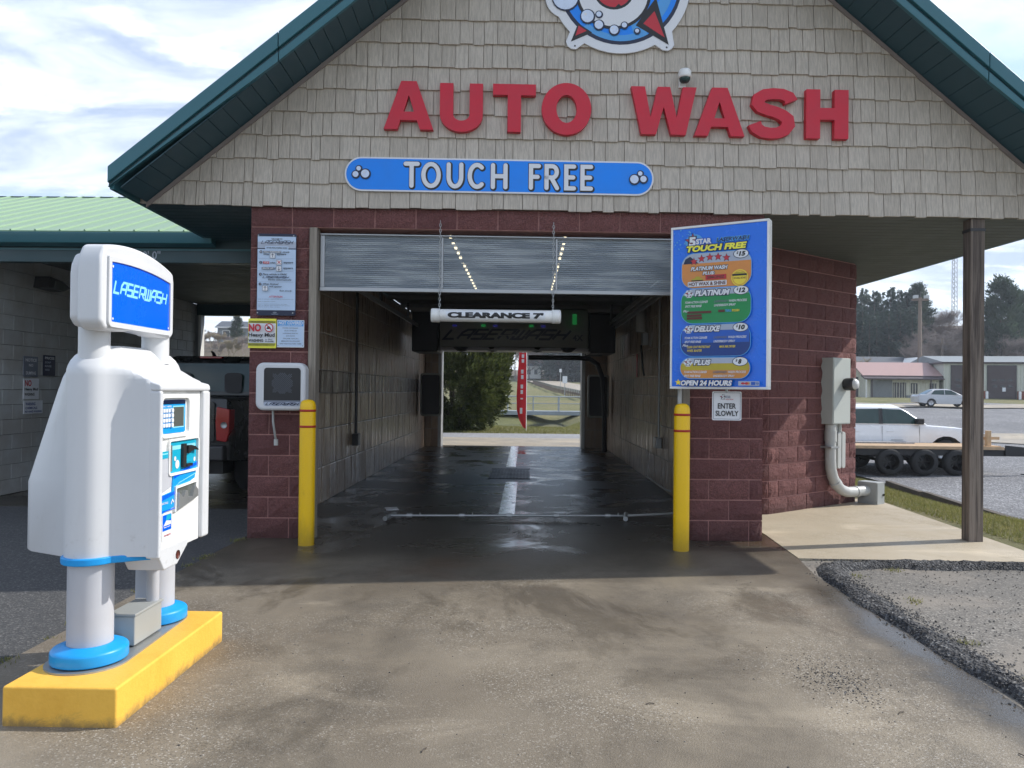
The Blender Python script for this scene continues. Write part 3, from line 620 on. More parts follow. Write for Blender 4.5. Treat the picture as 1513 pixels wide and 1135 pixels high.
# roof, rake boards, soffits
EL, ER = -1.16, 8.36
def slope_pts(s0, s1, o0, o1): return [(s0, ZS(s0)+o0), (s1, ZS(s1)+o0), (s1, ZS(s1)+o1), (s0, ZS(s0)+o1)]
for s0, s1 in ((EL, 3.6), (3.6, ER)):
    MB(FM).prism(slope_pts(s0, s1, .19, .25), -.53, 13.2, 'roof_green').build('roof', B)
    e = s0 if s0 < 0 else s1; q = .1 if e < 0 else -.1
    mid = .35 if s0 < 0 else 6.9; cuts = (s0, mid, s1)
    for a, c in zip(cuts[:-1], cuts[1:]):
        g = .003
        def clip(pts): return [(x, max(y, 3.275)) for x, y in pts]
        MB(FM).prism(clip(slope_pts(a+g, c-g, .115, .262)), -.585, -.535, 'roof_green').build('rake_trim', B, bevel=.006)
        MB(FM).prism(clip(slope_pts(a+g, c-g, .085, .112)), -.556, -.535, 'roof_green_dark').build('rake_groove', B)
        MB(FM).prism(clip(slope_pts(a+g, c-g, -.005, .082)), -.572, -.532, 'roof_green').build('fascia_board', B, bevel=.006)
    MB(FM).box(min(e, e+q*.4), max(e, e+q*.4), -.53, 13.2, 3.262, 3.45, 'roof_green').build('eave_fascia', B)
    # soffit panels under the rake
    npan = 36; sa, sb = (EL+.1, 3.58) if s0 < 0 else (ER-.1, 3.62)
    pm_ = MB(); dx = (sb-sa)/npan; sg = 1 if dx > 0 else -1
    pm_.prism([(0, 0), (abs(dx)-.006, (abs(dx)-.006)*.83*sg if sg > 0 else -(abs(dx)-.006)*.83), (abs(dx)-.006, (abs(dx)-.006)*.83*sg+.012), (0, .012)], 0, .545, 'soffit_green')
    pmesh = pm_.mesh('soffit_panel')
    for k in range(npan):
        x = sa+dx*k if sg > 0 else sa+dx*(k+1)
        piece(pmesh, 'soffit_panel', B, FM @ Matrix.Translation((x, -.535, ZS(x if sg > 0 else x)+0)) )
    MB(FM).prism(slope_pts(s0+.1 if s0 < 0 else s0, s1 if s0 < 0 else s1-.1, -.055, -.008), -.03, -.012, 'trim_taupe').build('trim', B)
def soffit(name, x0, x1, y0, y1, z, pitch=.15, mat='soffit_board'):
    mb = MB(FM); y = y0
    while y < y1: mb.box(x0, x1, y, min(y+pitch-.012, y1), z, z+.012, mat); y += pitch
    mb.box(x0, x1, y0, y1, z+.013, z+.02, 'dark_metal'); return mb.build(name, B)
soffit('canopy_soffit', 5.03, 8.31, .03, 13.2, 3.262); soffit('eave_soffit', EL+.05, -.075, .03, 13.2, 3.262, .15, 'soffit_green')
mb = MB(FM).box(.6, 4.21, .28, .30, 3.063, 3.2, 'dark_metal'); mb.build('door_housing', B)
# timber post carrying the right corner
pp = thing('timber_post', 'weathered grey timber post standing on the concrete pad under the right corner of the gable', 'post', (4.38, 7.80, .009))
MB().box(4.462, 4.602, 7.70, 7.84, .0, 3.258, 'timber_grey').build('post', pp, bevel=.006)
MB().box(4.457, 4.607, 7.695, 7.845, 3.13, 3.16, 'dark_metal').build('strap', pp)

# ------------------------------------------------------------------ roll-up door
D = thing('rollup_door', 'half raised translucent grey roll-up door in the top of the wash bay opening', 'door', FM @ Vector((2.33, .1, 2.44)), FA)
mb = MB(FM); n = 26; zs = [2.485+(3.0-2.485)*i/n for i in range(n+1)]; prof = []
for i in range(n): prof += [(zs[i], 0), (zs[i]+(zs[1]-zs[0])*.35, -.008), (zs[i]+(zs[1]-zs[0])*.7, 0)]
prof.append((zs[n], 0))
for k, (a, c) in enumerate(((.645, 1.80), (1.82, 2.94), (2.96, 4.18))):
    mb = MB(FM); vs = []; fs = []
    for x in (a, c): vs += [(x, .10+y, z) for z, y in prof]
    m = len(prof); fs = [(i, m+i, m+i+1, i+1) for i in range(m-1)]; mb.add(vs, fs, 'door_polycarbonate'); mb.build('door_panel', D)
for a, c, z0, z1 in ((.6, 4.21, 2.445, 2.485), (.6, 4.21, 3.0, 3.016), (.6, .645, 2.485, 3.0), (4.18, 4.21, 2.485, 3.0), (1.80, 1.82, 2.485, 3.0), (2.94, 2.96, 2.485, 3.0)):
    fbox(MB(), a+.001, c-.001, .085 if z1-z0 > .1 else .07, .125, z0+.001, z1-.001, 'aluminium').build('door_rail', D, bevel=.004)
# ------------------------------------------------------------------ raised letters and signs on the gable
def raised_text(body, M, x0, x1, z0, z1, d0, d1, mat, bold=.03, res=6):
    vs, fs = font_mesh(body, bold, .5, res); a = np.array(vs); lo, hi = a.min(0), a.max(0); mb = MB(M)
    mb.add([(x0+(p[0]-lo[0])/(hi[0]-lo[0])*(x1-x0), -d0-(d1-d0)*(p[2]-lo[2])/(hi[2]-lo[2]), z0+(p[1]-lo[1])/(hi[1]-lo[1])*(z1-z0)) for p in vs], fs, mat); return mb
LET = [('A', 1.235, 1.718, 4.015, 4.487), ('U', 1.78, 2.2, 4.0, 4.475), ('T', 2.297, 2.718, 4.01, 4.478), ('O', 2.776, 3.264, 3.99, 4.50), ('W', 3.655, 4.302, 4.012, 4.482), ('A', 4.283, 4.782, 4.008, 4.485), ('S', 4.842, 5.29, 3.992, 4.492), ('H', 5.395, 5.818, 4.002, 4.488)]
LABS = ['red raised letter A at the far left, first of the word AUTO', 'red raised letter U between the A and T of AUTO', 'red raised letter T of the word AUTO', 'red raised round letter O ending the word AUTO',
        'red raised letter W beginning the word WASH, below the camera', 'red raised letter A between the W and S of WASH', 'red raised curvy letter S of the word WASH', 'red raised letter H at the far right, last of the word WASH']
def thick_letter(ch, x0, x1, z0, z1):
    # heavy sans outlines drawn on a unit square
    def out(lines, wd): return lines
    q = lambda pts: [(x0+p*(x1-x0), z0+v*(z1-z0)) for p, v in pts]
    if ch == 'A': return [q([(0,0),(.27,0),(.335,.19),(.665,.19),(.73,0),(1,0),(.655,1),(.345,1)])], [q([(.395,.365),(.605,.365),(.5,.71)])]
    if ch == 'U':
        o = [(0,1),(0,.38)]+[(.5+.5*math.cos(R(a)), .36+.36*math.sin(R(a))) for a in range(180, 361, 12)]+[(1,1),(.69,1),(.69,.38)]+[(.5+.19*math.cos(R(a)), .36+.13*math.sin(R(a))) for a in range(360, 179, -12)]+[(.31,1)]
        return [q(o)], []
    if ch == 'T': return [q([(.345,0),(.655,0),(.655,.77),(1,.77),(1,1),(0,1),(0,.77),(.345,.77)])], []
    if ch == 'O': return [q([(.5+.5*math.cos(R(a)), .5+.5*math.sin(R(a))) for a in range(0, 360, 8)])], [q([(.5+.205*math.cos(R(a)), .5+.27*math.sin(R(a))) for a in range(0, 360, 12)])]
    if ch == 'W': return [q([(.16,0),(.385,0),(.5,.58),(.615,0),(.84,0),(1,1),(.79,1),(.70,.36),(.595,1),(.405,1),(.30,.36),(.21,1),(0,1)])], []
    if ch == 'H': return [q([(0,0),(.33,0),(.33,.385),(.67,.385),(.67,0),(1,0),(1,1),(.67,1),(.67,.625),(.33,.625),(.33,1),(0,1)])], []
    if ch == 'S':
        c = [(.90,.735),(.85,.83),(.70,.885),(.5,.893),(.31,.87),(.18,.795),(.165,.70),(.23,.62),(.38,.57),(.55,.53),(.71,.47),(.825,.39),(.84,.28),(.76,.175),(.60,.115),(.44,.107),(.27,.13),(.14,.20),(.09,.30)]
        P = [Vector(v) for v in c]; l = []; r = []
        for i, p_ in enumerate(P):
            t = (P[min(i+1, len(P)-1)]-P[max(i-1, 0)]).normalized(); nn = Vector((-t.y, t.x)); h = .107 if True else 0; hx = .155
            l.append((p_.x+nn.x*hx, p_.y+nn.y*h)); r.append((p_.x-nn.x*hx, p_.y-nn.y*h))
        return [q(l+r[::-1])], []
from mathutils.geometry import tessellate_polygon
def extrude_shape(outer, holes, M, d0, d1, mat, fs_=None):
    loops = [outer]+holes; flat_ = [p for l in loops for p in l]; tri = tessellate_polygon([[Vector((p[0], p[1], 0)) for p in l] for l in loops]); n = len(flat_)
    mb = fs_ or MB(M); vs = [(p, -d1, z) for p, z in flat_]+[(p, -d0, z) for p, z in flat_]
    f = [tuple(t) for t in tri]+[tuple(i+n for i in t) for t in tri]; k = 0
    for l in loops:
        m = len(l); f += [(k+i, k+(i+1) % m, n+k+(i+1) % m, n+k+i) for i in range(m)]; k += m
    mb.add(vs, f, mat); return mb
for (ch, a, c, z0, z1), lab in zip(LET, LABS):
    o_, h_ = thick_letter(ch, a, c, z0, z1); mb = extrude_shape(o_[0], h_, FM, .012, .075, 'red_letter')
    tag(mb.build('sign_letter', weld=True), lab, 'letter', 'red raised letters of AUTO WASH on the gable')
# TOUCH FREE pill sign
t = thing('pill_sign', 'long blue rounded sign reading TOUCH FREE with bubbles, below the red letters', 'sign', FM @ Vector((2.37, -.02, 3.42)), FA)
def pill_outline(g): return rrect(.854+g, 3.895-g, 3.415+g, 3.752-g, .169, 10)
MB(FM).prism(pill_outline(0), -.03, -.014, 'sign_white', 'y').build('panel', t, bevel=.003)
mb = MB(); P_ = Panel(mb, FM @ Matrix.Translation((0, -.030, 0))); P_.poly(pill_outline(.016), 'blue_sign')
RT = {'T': [[(0,1),(1,1)],[(.5,1),(.5,0)]], 'O': [arc(.5,.5,.5,90,450,24)], 'U': [[(0,1)]+[(0,.45)]+arc(.5,.42,.5,180,360,12,.42)+[(1,.45),(1,1)]], 'C': [arc(.55,.5,.55,50,310,20,.5)],
      'H': [[(0,1),(0,0)],[(1,1),(1,0)],[(0,.5),(1,.5)]], 'F': [[(1,1),(0,1),(0,0)],[(0,.5),(.85,.5)]], 'E': [[(1,1),(0,1),(0,0),(1,0)],[(0,.5),(.9,.5)]],
      'R': [[(0,0),(0,1),(.55,1)]+arc(.55,.74,.42,90,-90,10,.26)+[(0,.48)],[(.45,.48),(1,0)]]}
px2s = lambda p: .854+(p-510)*(3.895-.854)/455
wd_ = .042; zt, zb = 3.69, 3.475
items = [('T',596,619),('O',622,650),('U',659,683),('C',690,715),('H',724,748),('F',780,797),('R',803,824),('E',832,849),('E',856,874)]
def run(w, mat, dx=0, dz=0):
    for ch, a, c in items:
        x0, x1 = px2s(a)+wd_/2, px2s(c)-wd_/2+.005
        for ln in RT[ch]: P_.stroke([(x0+u*(x1-x0)+dx, zb+v*(zt-zb)+dz) for u, v in ln], w, mat, True)
run(wd_+.024, 'black_print', .006, -.006); run(wd_, 'sign_white')
def bubbles(pts):
    for x, z, r in pts: P_.disc(x+.003, z-.003, r+.013, 'navy')
    for x, z, r in pts: P_.disc(x, z, r, 'bubble'); P_.disc(x-r*.3, z+r*.3, r*.22, 'sign_white', n=10)
bubbles([(.962, 3.578, .029), (1.056, 3.585, .040), (.992, 3.635, .022)]); bubbles([(3.70, 3.575, .042), (3.79, 3.578, .031), (3.757, 3.632, .022)])
mb.build('lettering', t)
# round logo sign (its top is above the picture)
t = thing('round_logo_sign', 'round blue and white logo sign with bubbles and red star tips, high in the gable', 'sign', FM @ Vector((3.54, -.02, 4.9)), FA)
cx, cz = 3.544, 5.52
ol = []
for a in range(0, 360, 3):
    x, z = math.cos(R(a)), math.sin(R(a)); rr = .70
    for lx, lz, lr in ((3.005-cx, 5.36-cz, .20), (3.095-cx, 4.935-cz, .085), (4.005-cx, 4.94-cz, .085), (2.86-cx, 5.95-cz, .12), (4.22-cx, 5.95-cz, .12), (0, .78, .09)):
        bq = x*lx+z*lz; dd = bq*bq-(lx*lx+lz*lz-lr*lr)
        if dd > 0: rr = max(rr, bq+math.sqrt(dd))
    ol.append((cx+x*rr, cz+z*rr))
MB(FM).prism(ol, -.035, -.016, 'sign_white', 'y').build('panel', t, bevel=.003)
mb = MB(); P_ = Panel(mb, FM @ Matrix.Translation((0, -.035, 0)))
P_.disc(cx, cz, .615, 'navy', n=48); P_.disc(cx, cz+.012, .585, 'blue_sign', n=48)
P_.poly([(cx+r*math.cos(R(a)), cz+r*math.sin(R(a))) for r, a in [(.53, q) for q in range(-75, 41, 5)]+[(.42, q) for q in range(40, -76, -5)]], 'print_sky')
P_.poly([(cx+r*math.cos(R(a)), cz-.02+r*math.sin(R(a))) for r, a in [(.56, q) for q in range(-130, -59, 5)]+[(.50, q) for q in range(-60, -131, -5)]], 'print_sky')
# red star behind the numeral, tips reaching the rim
sp = [(3.06, 4.925), (3.13, 5.11), (3.27, 5.02)]; P_.poly(sp, 'black_print'); P_.poly([(3.105, 4.985), (3.135, 5.085), (3.215, 5.035)], 'print_red')
P_.poly([(4.03, 4.915), (3.90, 5.38), (3.70, 5.10)], 'black_print'); P_.poly([(3.99, 4.985), (3.885, 5.245), (3.775, 5.12)], 'print_red')
P_.star(cx, cz+.12, .40, 'black_print', .45); P_.star(cx, cz+.12, .36, 'print_red', .45)
# numeral 5: bowl plus upper strokes
bc = (3.475, 5.415)
P_.disc(bc[0], bc[1], .375, 'black_print', .36, 40); P_.disc(bc[0], bc[1], .345, 'sign_white', .33, 40); P_.disc(bc[0]+.005, bc[1]+.02, .20, 'black_print', .185, 32); P_.disc(bc[0]+.005, bc[1]+.02, .175, 'print_red', .16, 32); P_.poly([(3.49, 5.27), (3.53, 5.31), (3.56, 5.28), (3.50, 5.255)], 'black_print')
P_.stroke([(3.21, 5.55), (3.27, 5.98), (3.78, 6.02)], .24, 'black_print'); P_.stroke([(3.225, 5.56), (3.28, 5.97), (3.77, 6.01)], .18, 'sign_white')
bubbles([(3.0, 5.365, .125)]); bubbles([(3.22, 5.178, .062), (3.333, 5.20, .026), (3.333, 5.095, .042), (3.485, 5.048, .043), (3.585, 5.097, .026), (3.712, 5.042, .02)])
mb.build('printed_logo', t)
P2 = MB()
for x, z in ((3.10, 4.885), (4.01, 4.89)): P2.lathe([(0, -.004), (.008, -.004), (.008, .002)], tuple(FM @ Vector((x, -.035, z))), 'dark_metal', 'y', 10)
P2.build('screw', t)
# dome camera
t = thing('dome_camera', 'small white dome security camera mounted on the shingles above WASH', 'camera', FM @ Vector((4.17, -.02, 4.49)), FA)
fbox(MB(), 4.135, 4.205, -.04, -.012, 4.49, 4.60, 'white_paint').build('bracket', t, bevel=.006)
c = FM @ Vector((4.178, -.095, 4.575)); MB().lathe([(0, .075), (.05, .07), (.062, .05), (.064, .0), (.058, -.012), (0, -.012)], c, 'white_paint').build('housing', t)
MB().lathe([(.054, -.012), (.052, -.035), (.036, -.055), (0, -.064)], c, 'car_glass').build('lens_dome', t)

# ------------------------------------------------------------------ wall signs on the left pier
def sheet_sign(name, lab, x0, x1, z0, z1, mat, r=.015, d=-.02, cat='sign', M=None, group=None):
    M = M or FM; t = thing(name, lab, cat, M @ Vector(((x0+x1)/2, d, z0)), FA if M is FM else 0, group)
    MB(M).prism(rrect(x0, x1, z0, z1, r), d, d+.008, mat, 'y').build('panel', t); mb = MB(); return t, mb, Panel(mb, M @ Matrix.Translation((0, d, 0)))
t, mb, P_ = sheet_sign('instruction_sign', 'tall white instruction sign with arrows and navy bands at the top of the left pier', .014, .392, 2.185, 2.985, 'navy', .02)
def U(u): return .014+u*.378
def V(v): return 2.985-v*.80
P_.rect(U(0)+.004, U(1)-.004, V(.935), V(.035), 'pale_blue_print'); P_.rect(U(0)+.004, U(1)-.004, V(.185), V(.10), 'print_silver'); P_.rect(U(0)+.004, U(1)-.004, V(.19), V(.178), 'navy'); P_.rect(U(.2), U(.8), V(.19), V(.155), 'pale_blue_print')
P_.text('WELCOME TO', U(.36), U(.64), V(.075), V(.057), 'black_print'); P_.strokes(laser_lines('LASERWASH', U(.1), U(.93), V(.125), V(.085), .5), .0045, 'navy')
P_.text('AFTER PURCHASING WASH', U(.24), U(.77), V(.182), V(.166), 'black_print')
def num(k, v): P_.disc(U(.1), V(v), .014, 'navy', n=14); P_.text(str(k), U(.1)-.004, U(.1)+.004, V(v)-.008, V(v)+.008, 'sign_white')
def arrow(u, v, up=1, x=False):
    P_.rect(U(u)-.026, U(u)+.026, V(v)-.026, V(v)+.026, 'print_grey', .005); P_.rect(U(u)-.023, U(u)+.023, V(v)-.023, V(v)+.023, 'sign_white', .004)
    if x: P_.stroke([(U(u)-.015, V(v)-.015), (U(u)+.015, V(v)+.015)], .006, 'print_red'); P_.stroke([(U(u)-.015, V(v)+.015), (U(u)+.015, V(v)-.015)], .006, 'print_red')
    else: P_.stroke([(U(u), V(v)-.017*up), (U(u), V(v)+.017*up)], .005, 'navy'); P_.stroke([(U(u)-.012, V(v)+.004*up), (U(u), V(v)+.018*up), (U(u)+.012, V(v)+.004*up)], .004, 'navy')
num(1, .225); P_.rect(U(.16), U(.62), V(.238), V(.212), 'print_grey'); P_.text('PULL FORWARD', U(.18), U(.6), V(.235), V(.215), 'sign_white', shear=.2); P_.text('slowly', U(.65), U(.83), V(.238), V(.215), 'black_print', shear=.2); P_.text('When', U(.16), U(.31), V(.265), V(.245), 'black_print', shear=.2); arrow(.4, .27); P_.text('appears', U(.5), U(.74), V(.268), V(.245), 'black_print', shear=.2)
num(2, .355); P_.rect(U(.16), U(.32), V(.37), V(.342), 'print_red'); P_.text('STOP', U(.175), U(.3), V(.366), V(.346), 'sign_white', shear=.2); P_.text('when', U(.34), U(.47), V(.367), V(.346), 'black_print', shear=.2); arrow(.57, .352, 1, True); P_.text('appears', U(.68), U(.92), V(.369), V(.346), 'black_print', shear=.2)
P_.rect(U(.13), U(.44), V(.44), V(.412), 'print_grey'); P_.text('BACK UP', U(.15), U(.42), V(.436), V(.416), 'sign_white', shear=.2); P_.text('if', U(.455), U(.49), V(.438), V(.414), 'black_print'); arrow(.57, .428, -1); P_.text('appears', U(.68), U(.92), V(.44), V(.415), 'black_print', shear=.2)
num(3, .50); P_.text('Place vehicle in PARK', U(.16), U(.78), V(.51), V(.488), 'black_print', shear=.2); P_.strokes(laser_lines('LASERWASH', U(.16), U(.84), V(.545), V(.525), .8), .004, 'navy'); P_.text('Begins automatically', U(.3), U(.9), V(.58), V(.556), 'black_print', shear=.2)
num(4, .62); P_.text('When finished', U(.16), U(.56), V(.63), V(.608), 'black_print', shear=.2); arrow(.23, .672); P_.text('will appear', U(.33), U(.66), V(.665), V(.64), 'black_print', shear=.2); P_.text('Exit slowly', U(.6), U(.91), V(.715), V(.69), 'black_print', shear=.2)
P_.text('ATTENTION', U(.33), U(.67), V(.785), V(.762), 'print_red', shear=.3)
for v, e in ((.805, .95), (.835, .5), (.865, .8), (.882, .86), (.9, .62)): P_.text('only in vehicle read windows and doors closed'[:int(45*e)], U(.05), U(e), V(v)-.004, V(v)+.004, 'black_print', 0.0)
for v in (.31, .465, .595): P_.rect(U(.05), U(.95), V(v), V(v)+.0015, 'print_grey')
P_.disc(U(.49), V(.967), .02, 'print_grey', .008); P_.text('LASERWASH', U(.4), U(.58), V(.99), V(.982), 'print_silver')
for u in (.05, .95):
    for v in (.03, .97): P_.disc(U(u), V(v), .007, 'metal_grey', n=8)
mb.build('lettering', t)
t, mb, P_ = sheet_sign('warning_sign', 'yellow bordered white sign reading NO Heavy Mud WASHING on the left pier', -.062, .208, 1.866, 2.153, 'print_yellow', .004, -.024)
P_.rect(-.058, .204, 1.915, 2.108, 'label_paper')
for z0, z1 in ((2.110, 2.132), (1.888, 1.912)):
    k = 0
    while k < 24:
        x = -.058+k*.0109; P_.poly([(x, z0), (x+.006, z0), (x+.0115, z1), (x+.0055, z1)], 'black_print'); k += 1
P_.text('NO', -.052, .068, 2.025, 2.10, 'print_red', .05); P_.text('Heavy Mud', -.052, .2, 1.965, 2.012, 'black_print', .03); P_.text('WASHING', -.052, .09, 1.925, 1.953, 'black_print', .04); P_.text('in Bay', .11, .18, 1.942, 1.956, 'black_print', .02); P_.text('PLEASE', .11, .19, 1.925, 1.937, 'black_print', .03)
P_.poly(arc(.145, 2.064, .042, 0, 350, 24), 'print_red'); P_.poly(arc(.145, 2.064, .033, 0, 350, 24), 'label_paper'); P_.poly([(.12, 2.05), (.125, 2.065), (.14, 2.082), (.155, 2.07), (.168, 2.05)], 'black_print'); P_.stroke([(.120, 2.092), (.172, 2.036)], .009, 'print_red')
mb.build('lettering', t)
t, mb, P_ = sheet_sign('notice_sign', 'pale blue NOT COVERED notice sign beside the NO Heavy Mud sign', .216, .478, 1.876, 2.143, 'label_paper', .004, -.022)
P_.rect(.222, .472, 1.884, 2.136, 'pale_blue_print'); P_.rect(.222, .472, 2.082, 2.136, 'print_sky'); P_.text('NOT COVERED', .232, .466, 2.10, 2.13, 'sign_white', .03); P_.text('UNDER OUR GUARANTEE', .24, .455, 2.086, 2.095, 'sign_white')
for i, (s_, a, c) in enumerate((('POWER ANTENNAS', .27, .42), ('BUG SHIELDS', .29, .41), ('LUGGAGE RACKS', .275, .42), ('SUN ROOFS', .305, .39), ('TRUNK RACKS', .275, .425), ('MIRRORS OR SPOILERS', .26, .44), ('ANY NON-FACTORY ITEMS', .245, .455))): P_.text(s_, a, c, 2.058-i*.0255, 2.070-i*.0255, 'print_grey', .01)
for x in (.228, .468):
    for z in (1.892, 2.13): P_.disc(x, z, .004, 'dark_metal', n=8)
mb.build('lettering', t)
# traffic signal box
t = thing('signal_box', 'white rounded traffic signal box with a dark dotted lamp panel on the left pier', 'signal', FM @ Vector((.29, -.03, 1.26)), FA)
MB(FM).prism(rrect(.052, .53, 1.262, 1.722, .075, 8), -.155, -.0, 'kiosk_white', 'y').build('housing', t, bevel=.03, seg=3)
mb = MB(); P_ = Panel(mb, FM @ Matrix.Translation((0, -.155, 0))); P_.rect(.135, .485, 1.305, 1.672, 'black_print', .03); P_.rect(.135, .485, 1.305, 1.35, 'print_silver', .02); P_.rect(.137, .483, 1.345, 1.36, 'print_grey')
P_.strokes(laser_lines('LASERWASH', .155, .475, 1.315, 1.338, .8), .006, 'navy')
for i in range(-11, 12):
    for j in range(-11, 12):
        x, z = i*.0095, j*.0095
        if (abs(x)+abs(z) < .118 and max(abs(x), abs(z)) < .10) or (abs(abs(x)-abs(z)) < .02 and max(abs(x), abs(z)) < .092):
            if (i+j) % 2 == 0: P_.d = .003; P_.disc(.31+x, 1.525+z, .0036, 'print_grey', n=6)
mb.build('lamp_panel', t)
mb = MB(FM); mb.tube([(.19, -.03, 1.27), (.195, -.04, 1.15), (.215, -.03, 1.0), (.222, -.01, .95)], .012, 'metal_grey', 8); mb.lathe([(.02, -.03), (.02, .03)], (.222, -.03, .95), 'pvc_grey'); mb.build('conduit', t)

# ------------------------------------------------------------------ bollards
bo = thing('bollard', 'yellow bollard with two red bands in front of the left pier', 'bollard', (-2.055, 7.12, .004), 0, 'yellow bollards guarding the bay')
q = .074
MB().lathe([(q, 0), (q, 1.29), (q*.97, 1.32), (q*.82, 1.35), (q*.5, 1.365), (0, 1.37)], (-2.055, 7.12, .004), 'yellow_plastic', n=28).build('sleeve', bo)
for z in (1.265, 1.115): MB().lathe([(q+.0005, -.011), (q+.003, -.010), (q+.003, .010), (q+.0005, .011)], (-2.055, 7.12, z+.004), 'red_tape', n=28).build('red_band', bo)
b2 = copy_tree(bo); b2.location = (1.462, 7.115, .004); relabel(b2, 'yellow bollard with two red bands below the blue price board')

# ------------------------------------------------------------------ price board
BA = Vector((1.365, 7.21, 1.51)); BD = Vector((.79, -.43, 0)).normalized(); BW, BH = .90, 1.525
BM = frame(BA, BD, (0, 0, 1))
t = thing('price_board', 'large blue price board listing PLATINUM, DELUXE and PLUS washes, OPEN 24 HOURS', 'sign', (1.5, 7.25, 0))
def u_(u): return u*BW
def v_(v): return BH*(1-v)
MB(BM).box(.012, BW-.012, .0, .11, .012, BH-.012, 'white_paint').build('cabinet', t)
fr = MB(BM)
for a, c, z0, z1 in ((0, BW, 0, .022), (0, BW, BH-.022, BH), (0, .02, .0225, BH-.0225), (BW-.02, BW, .0225, BH-.0225)): fr.box(a, c, -.012, .112, z0, z1, 'white_paint')
fr.build('frame', t, bevel=.004)
MB().tube([(1.475, 7.30, 0), (1.475, 7.30, 2.6)], .02, 'pvc_grey', 12).build('pole', t)
mb = MB(); mb.box(.40, .46, .11, .9, .35, .40, 'metal_grey', BM); mb.box(.40, .46, .11, .75, 1.15, 1.2, 'metal_grey', BM); mb.build('mounting_arm', t)
MB(BM).box(.0205, BW-.0205, -.004, -.0005, .0225, BH-.0225, 'board_blue').build('face', t)
mb = MB(); P_ = Panel(mb, BM @ Matrix.Translation((0, -.004, 0)), .0003)
def T(s, u0, u1, vt, vb, mat, bold=.02, sh=0, ol=None, ow=.06): P_.text(s, u_(u0), u_(u1), v_(vb), v_(vt), mat, bold*1.05, sh, ol, ow*1.6)
rg = random.Random(3)
for i in range(34): P_.disc(u_(rg.uniform(.03, .28)), v_(rg.uniform(.015, .14)), rg.uniform(.003, .010), 'print_sky', n=8)
# logo
P_.disc(u_(.25), v_(.10), .085, 'print_sky', .07, 24); P_.star(u_(.235), v_(.098), .085, 'navy'); P_.star(u_(.235), v_(.098), .07, 'print_red'); T('5', .195, .27, .07, .128, 'sign_white', .05, 0, 'navy', .05); T('STAR', .27, .43, .085, .118, 'sign_white', .05, 0, 'print_mid_blue', .06); T('AUTO WASH', .28, .43, .122, .134, 'print_red', .03)
T('LASERWASH', .48, .80, .088, .112, 'navy', .03, .25, 'print_sky', .06)
T('TOUCH FREE', .16, .77, .125, .163, 'print_yellow', .05, .25, 'navy', .05)
def pill(v0, v1, body, top, vt):
    a = u_(.125); c = u_(.83); r = .11
    P_.rect(a-.006, c+.006, v_(v1)-.006, v_(v0)+.006, 'print_sky', r+.006)
    P_.rect(a, c, v_(v1), v_(v0), body, r)
    pts = [p for p in rrect(a, c, v_(v1), v_(v0), r, 10)]; zc = v_(vt); up = [p for p in pts if p[1] >= zc]
    xl = min(p[0] for p in up); P_.poly([(xl, zc)]+sorted([p for p in up if p[0] < (a+c)/2 and p[1] > zc], key=lambda p: p[1])+sorted([p for p in up if p[0] > (a+c)/2 and p[1] > zc], key=lambda p: -p[1])+[(max(p[0] for p in up), zc)], top)
def price(u, v, s):
    P_.disc(u_(u), v_(v), .070, 'navy', .042, 28); P_.disc(u_(u), v_(v), .064, 'label_paper', .037, 28)
    P_.text('$', u_(u)-.042, u_(u)-.027, v_(v)-.004, v_(v)+.024, 'black_print', .04, .2); P_.text(s, u_(u)-.02, u_(u)+(.034 if len(s) > 1 else .008), v_(v)-.022, v_(v)+.022, 'black_print', .06, .2)
def badge(u, v):
    P_.disc(u_(u), v_(v), .042, 'label_paper', .04, 6); P_.star(u_(u), v_(v), .042, 'navy'); P_.star(u_(u), v_(v), .032, 'print_red'); P_.text('5', u_(u)-.015, u_(u)+.018, v_(v)-.024, v_(v)+.024, 'sign_white', .06, .1, 'navy', .05)
pill(.175, .385, 'print_orange', 'print_silver', .235); 
P_.poly([(u_(.14), v_(.235)), (u_(.30), v_(.235)), (u_(.21), v_(.19)), (u_(.16), v_(.205))], 'navy')
for i, (u, v) in enumerate(((.25, .222), (.33, .208), (.415, .202), (.50, .203), (.585, .212))): P_.star(u_(u), v_(v), .040, 'navy', .45); P_.star(u_(u), v_(v), .033, 'print_red', .45)
price(.73, .195, '15')
T('PLATINUM WASH', .22, .59, .255, .280, 'sign_white', .04, .2, 'black_print', .05); T('PLUS:', .345, .465, .288, .308, 'sign_white', .04, .2, 'black_print', .05)
P_.poly([(u_(.23), v_(.338)), (u_(.235), v_(.328)), (u_(.26), v_(.326)), (u_(.275), v_(.315)), (u_(.31), v_(.315)), (u_(.325), v_(.326)), (u_(.345), v_(.33)), (u_(.345), v_(.338))], 'print_olive'); P_.rect(u_(.225), u_(.35), v_(.342), v_(.337), 'black_print')
P_.rect(u_(.375), u_(.585), v_(.338), v_(.310), 'print_red'); T('SIMONIZ', .39, .57, .315, .333, 'print_maroon', .04)
P_.rect(u_(.19), u_(.59), v_(.376), v_(.346), 'label_paper', .008); T('HOT WAX & SHINE', .2, .58, .350, .372, 'print_maroon', .04)
P_.disc(u_(.72), v_(.338), .076, 'print_gold', None, 28); P_.disc(u_(.72), v_(.338), .066, 'print_tan', None, 28); P_.disc(u_(.72), v_(.338), .060, 'print_gold', None, 28); P_.rect(u_(.645), u_(.79), v_(.326), v_(.314), 'black_print', .004); T('DOUBLE BOND', .66, .78, .333, .345, 'print_maroon')
P_.poly([(u_(.67), v_(.313)), (u_(.69), v_(.303)), (u_(.75), v_(.303)), (u_(.775), v_(.313))], 'print_olive')
def small(v0, names, mat='label_paper'):
    for (s, a, c, dv) in names: T(s, a, c, v0+dv, v0+dv+.014, mat, .02, .25)
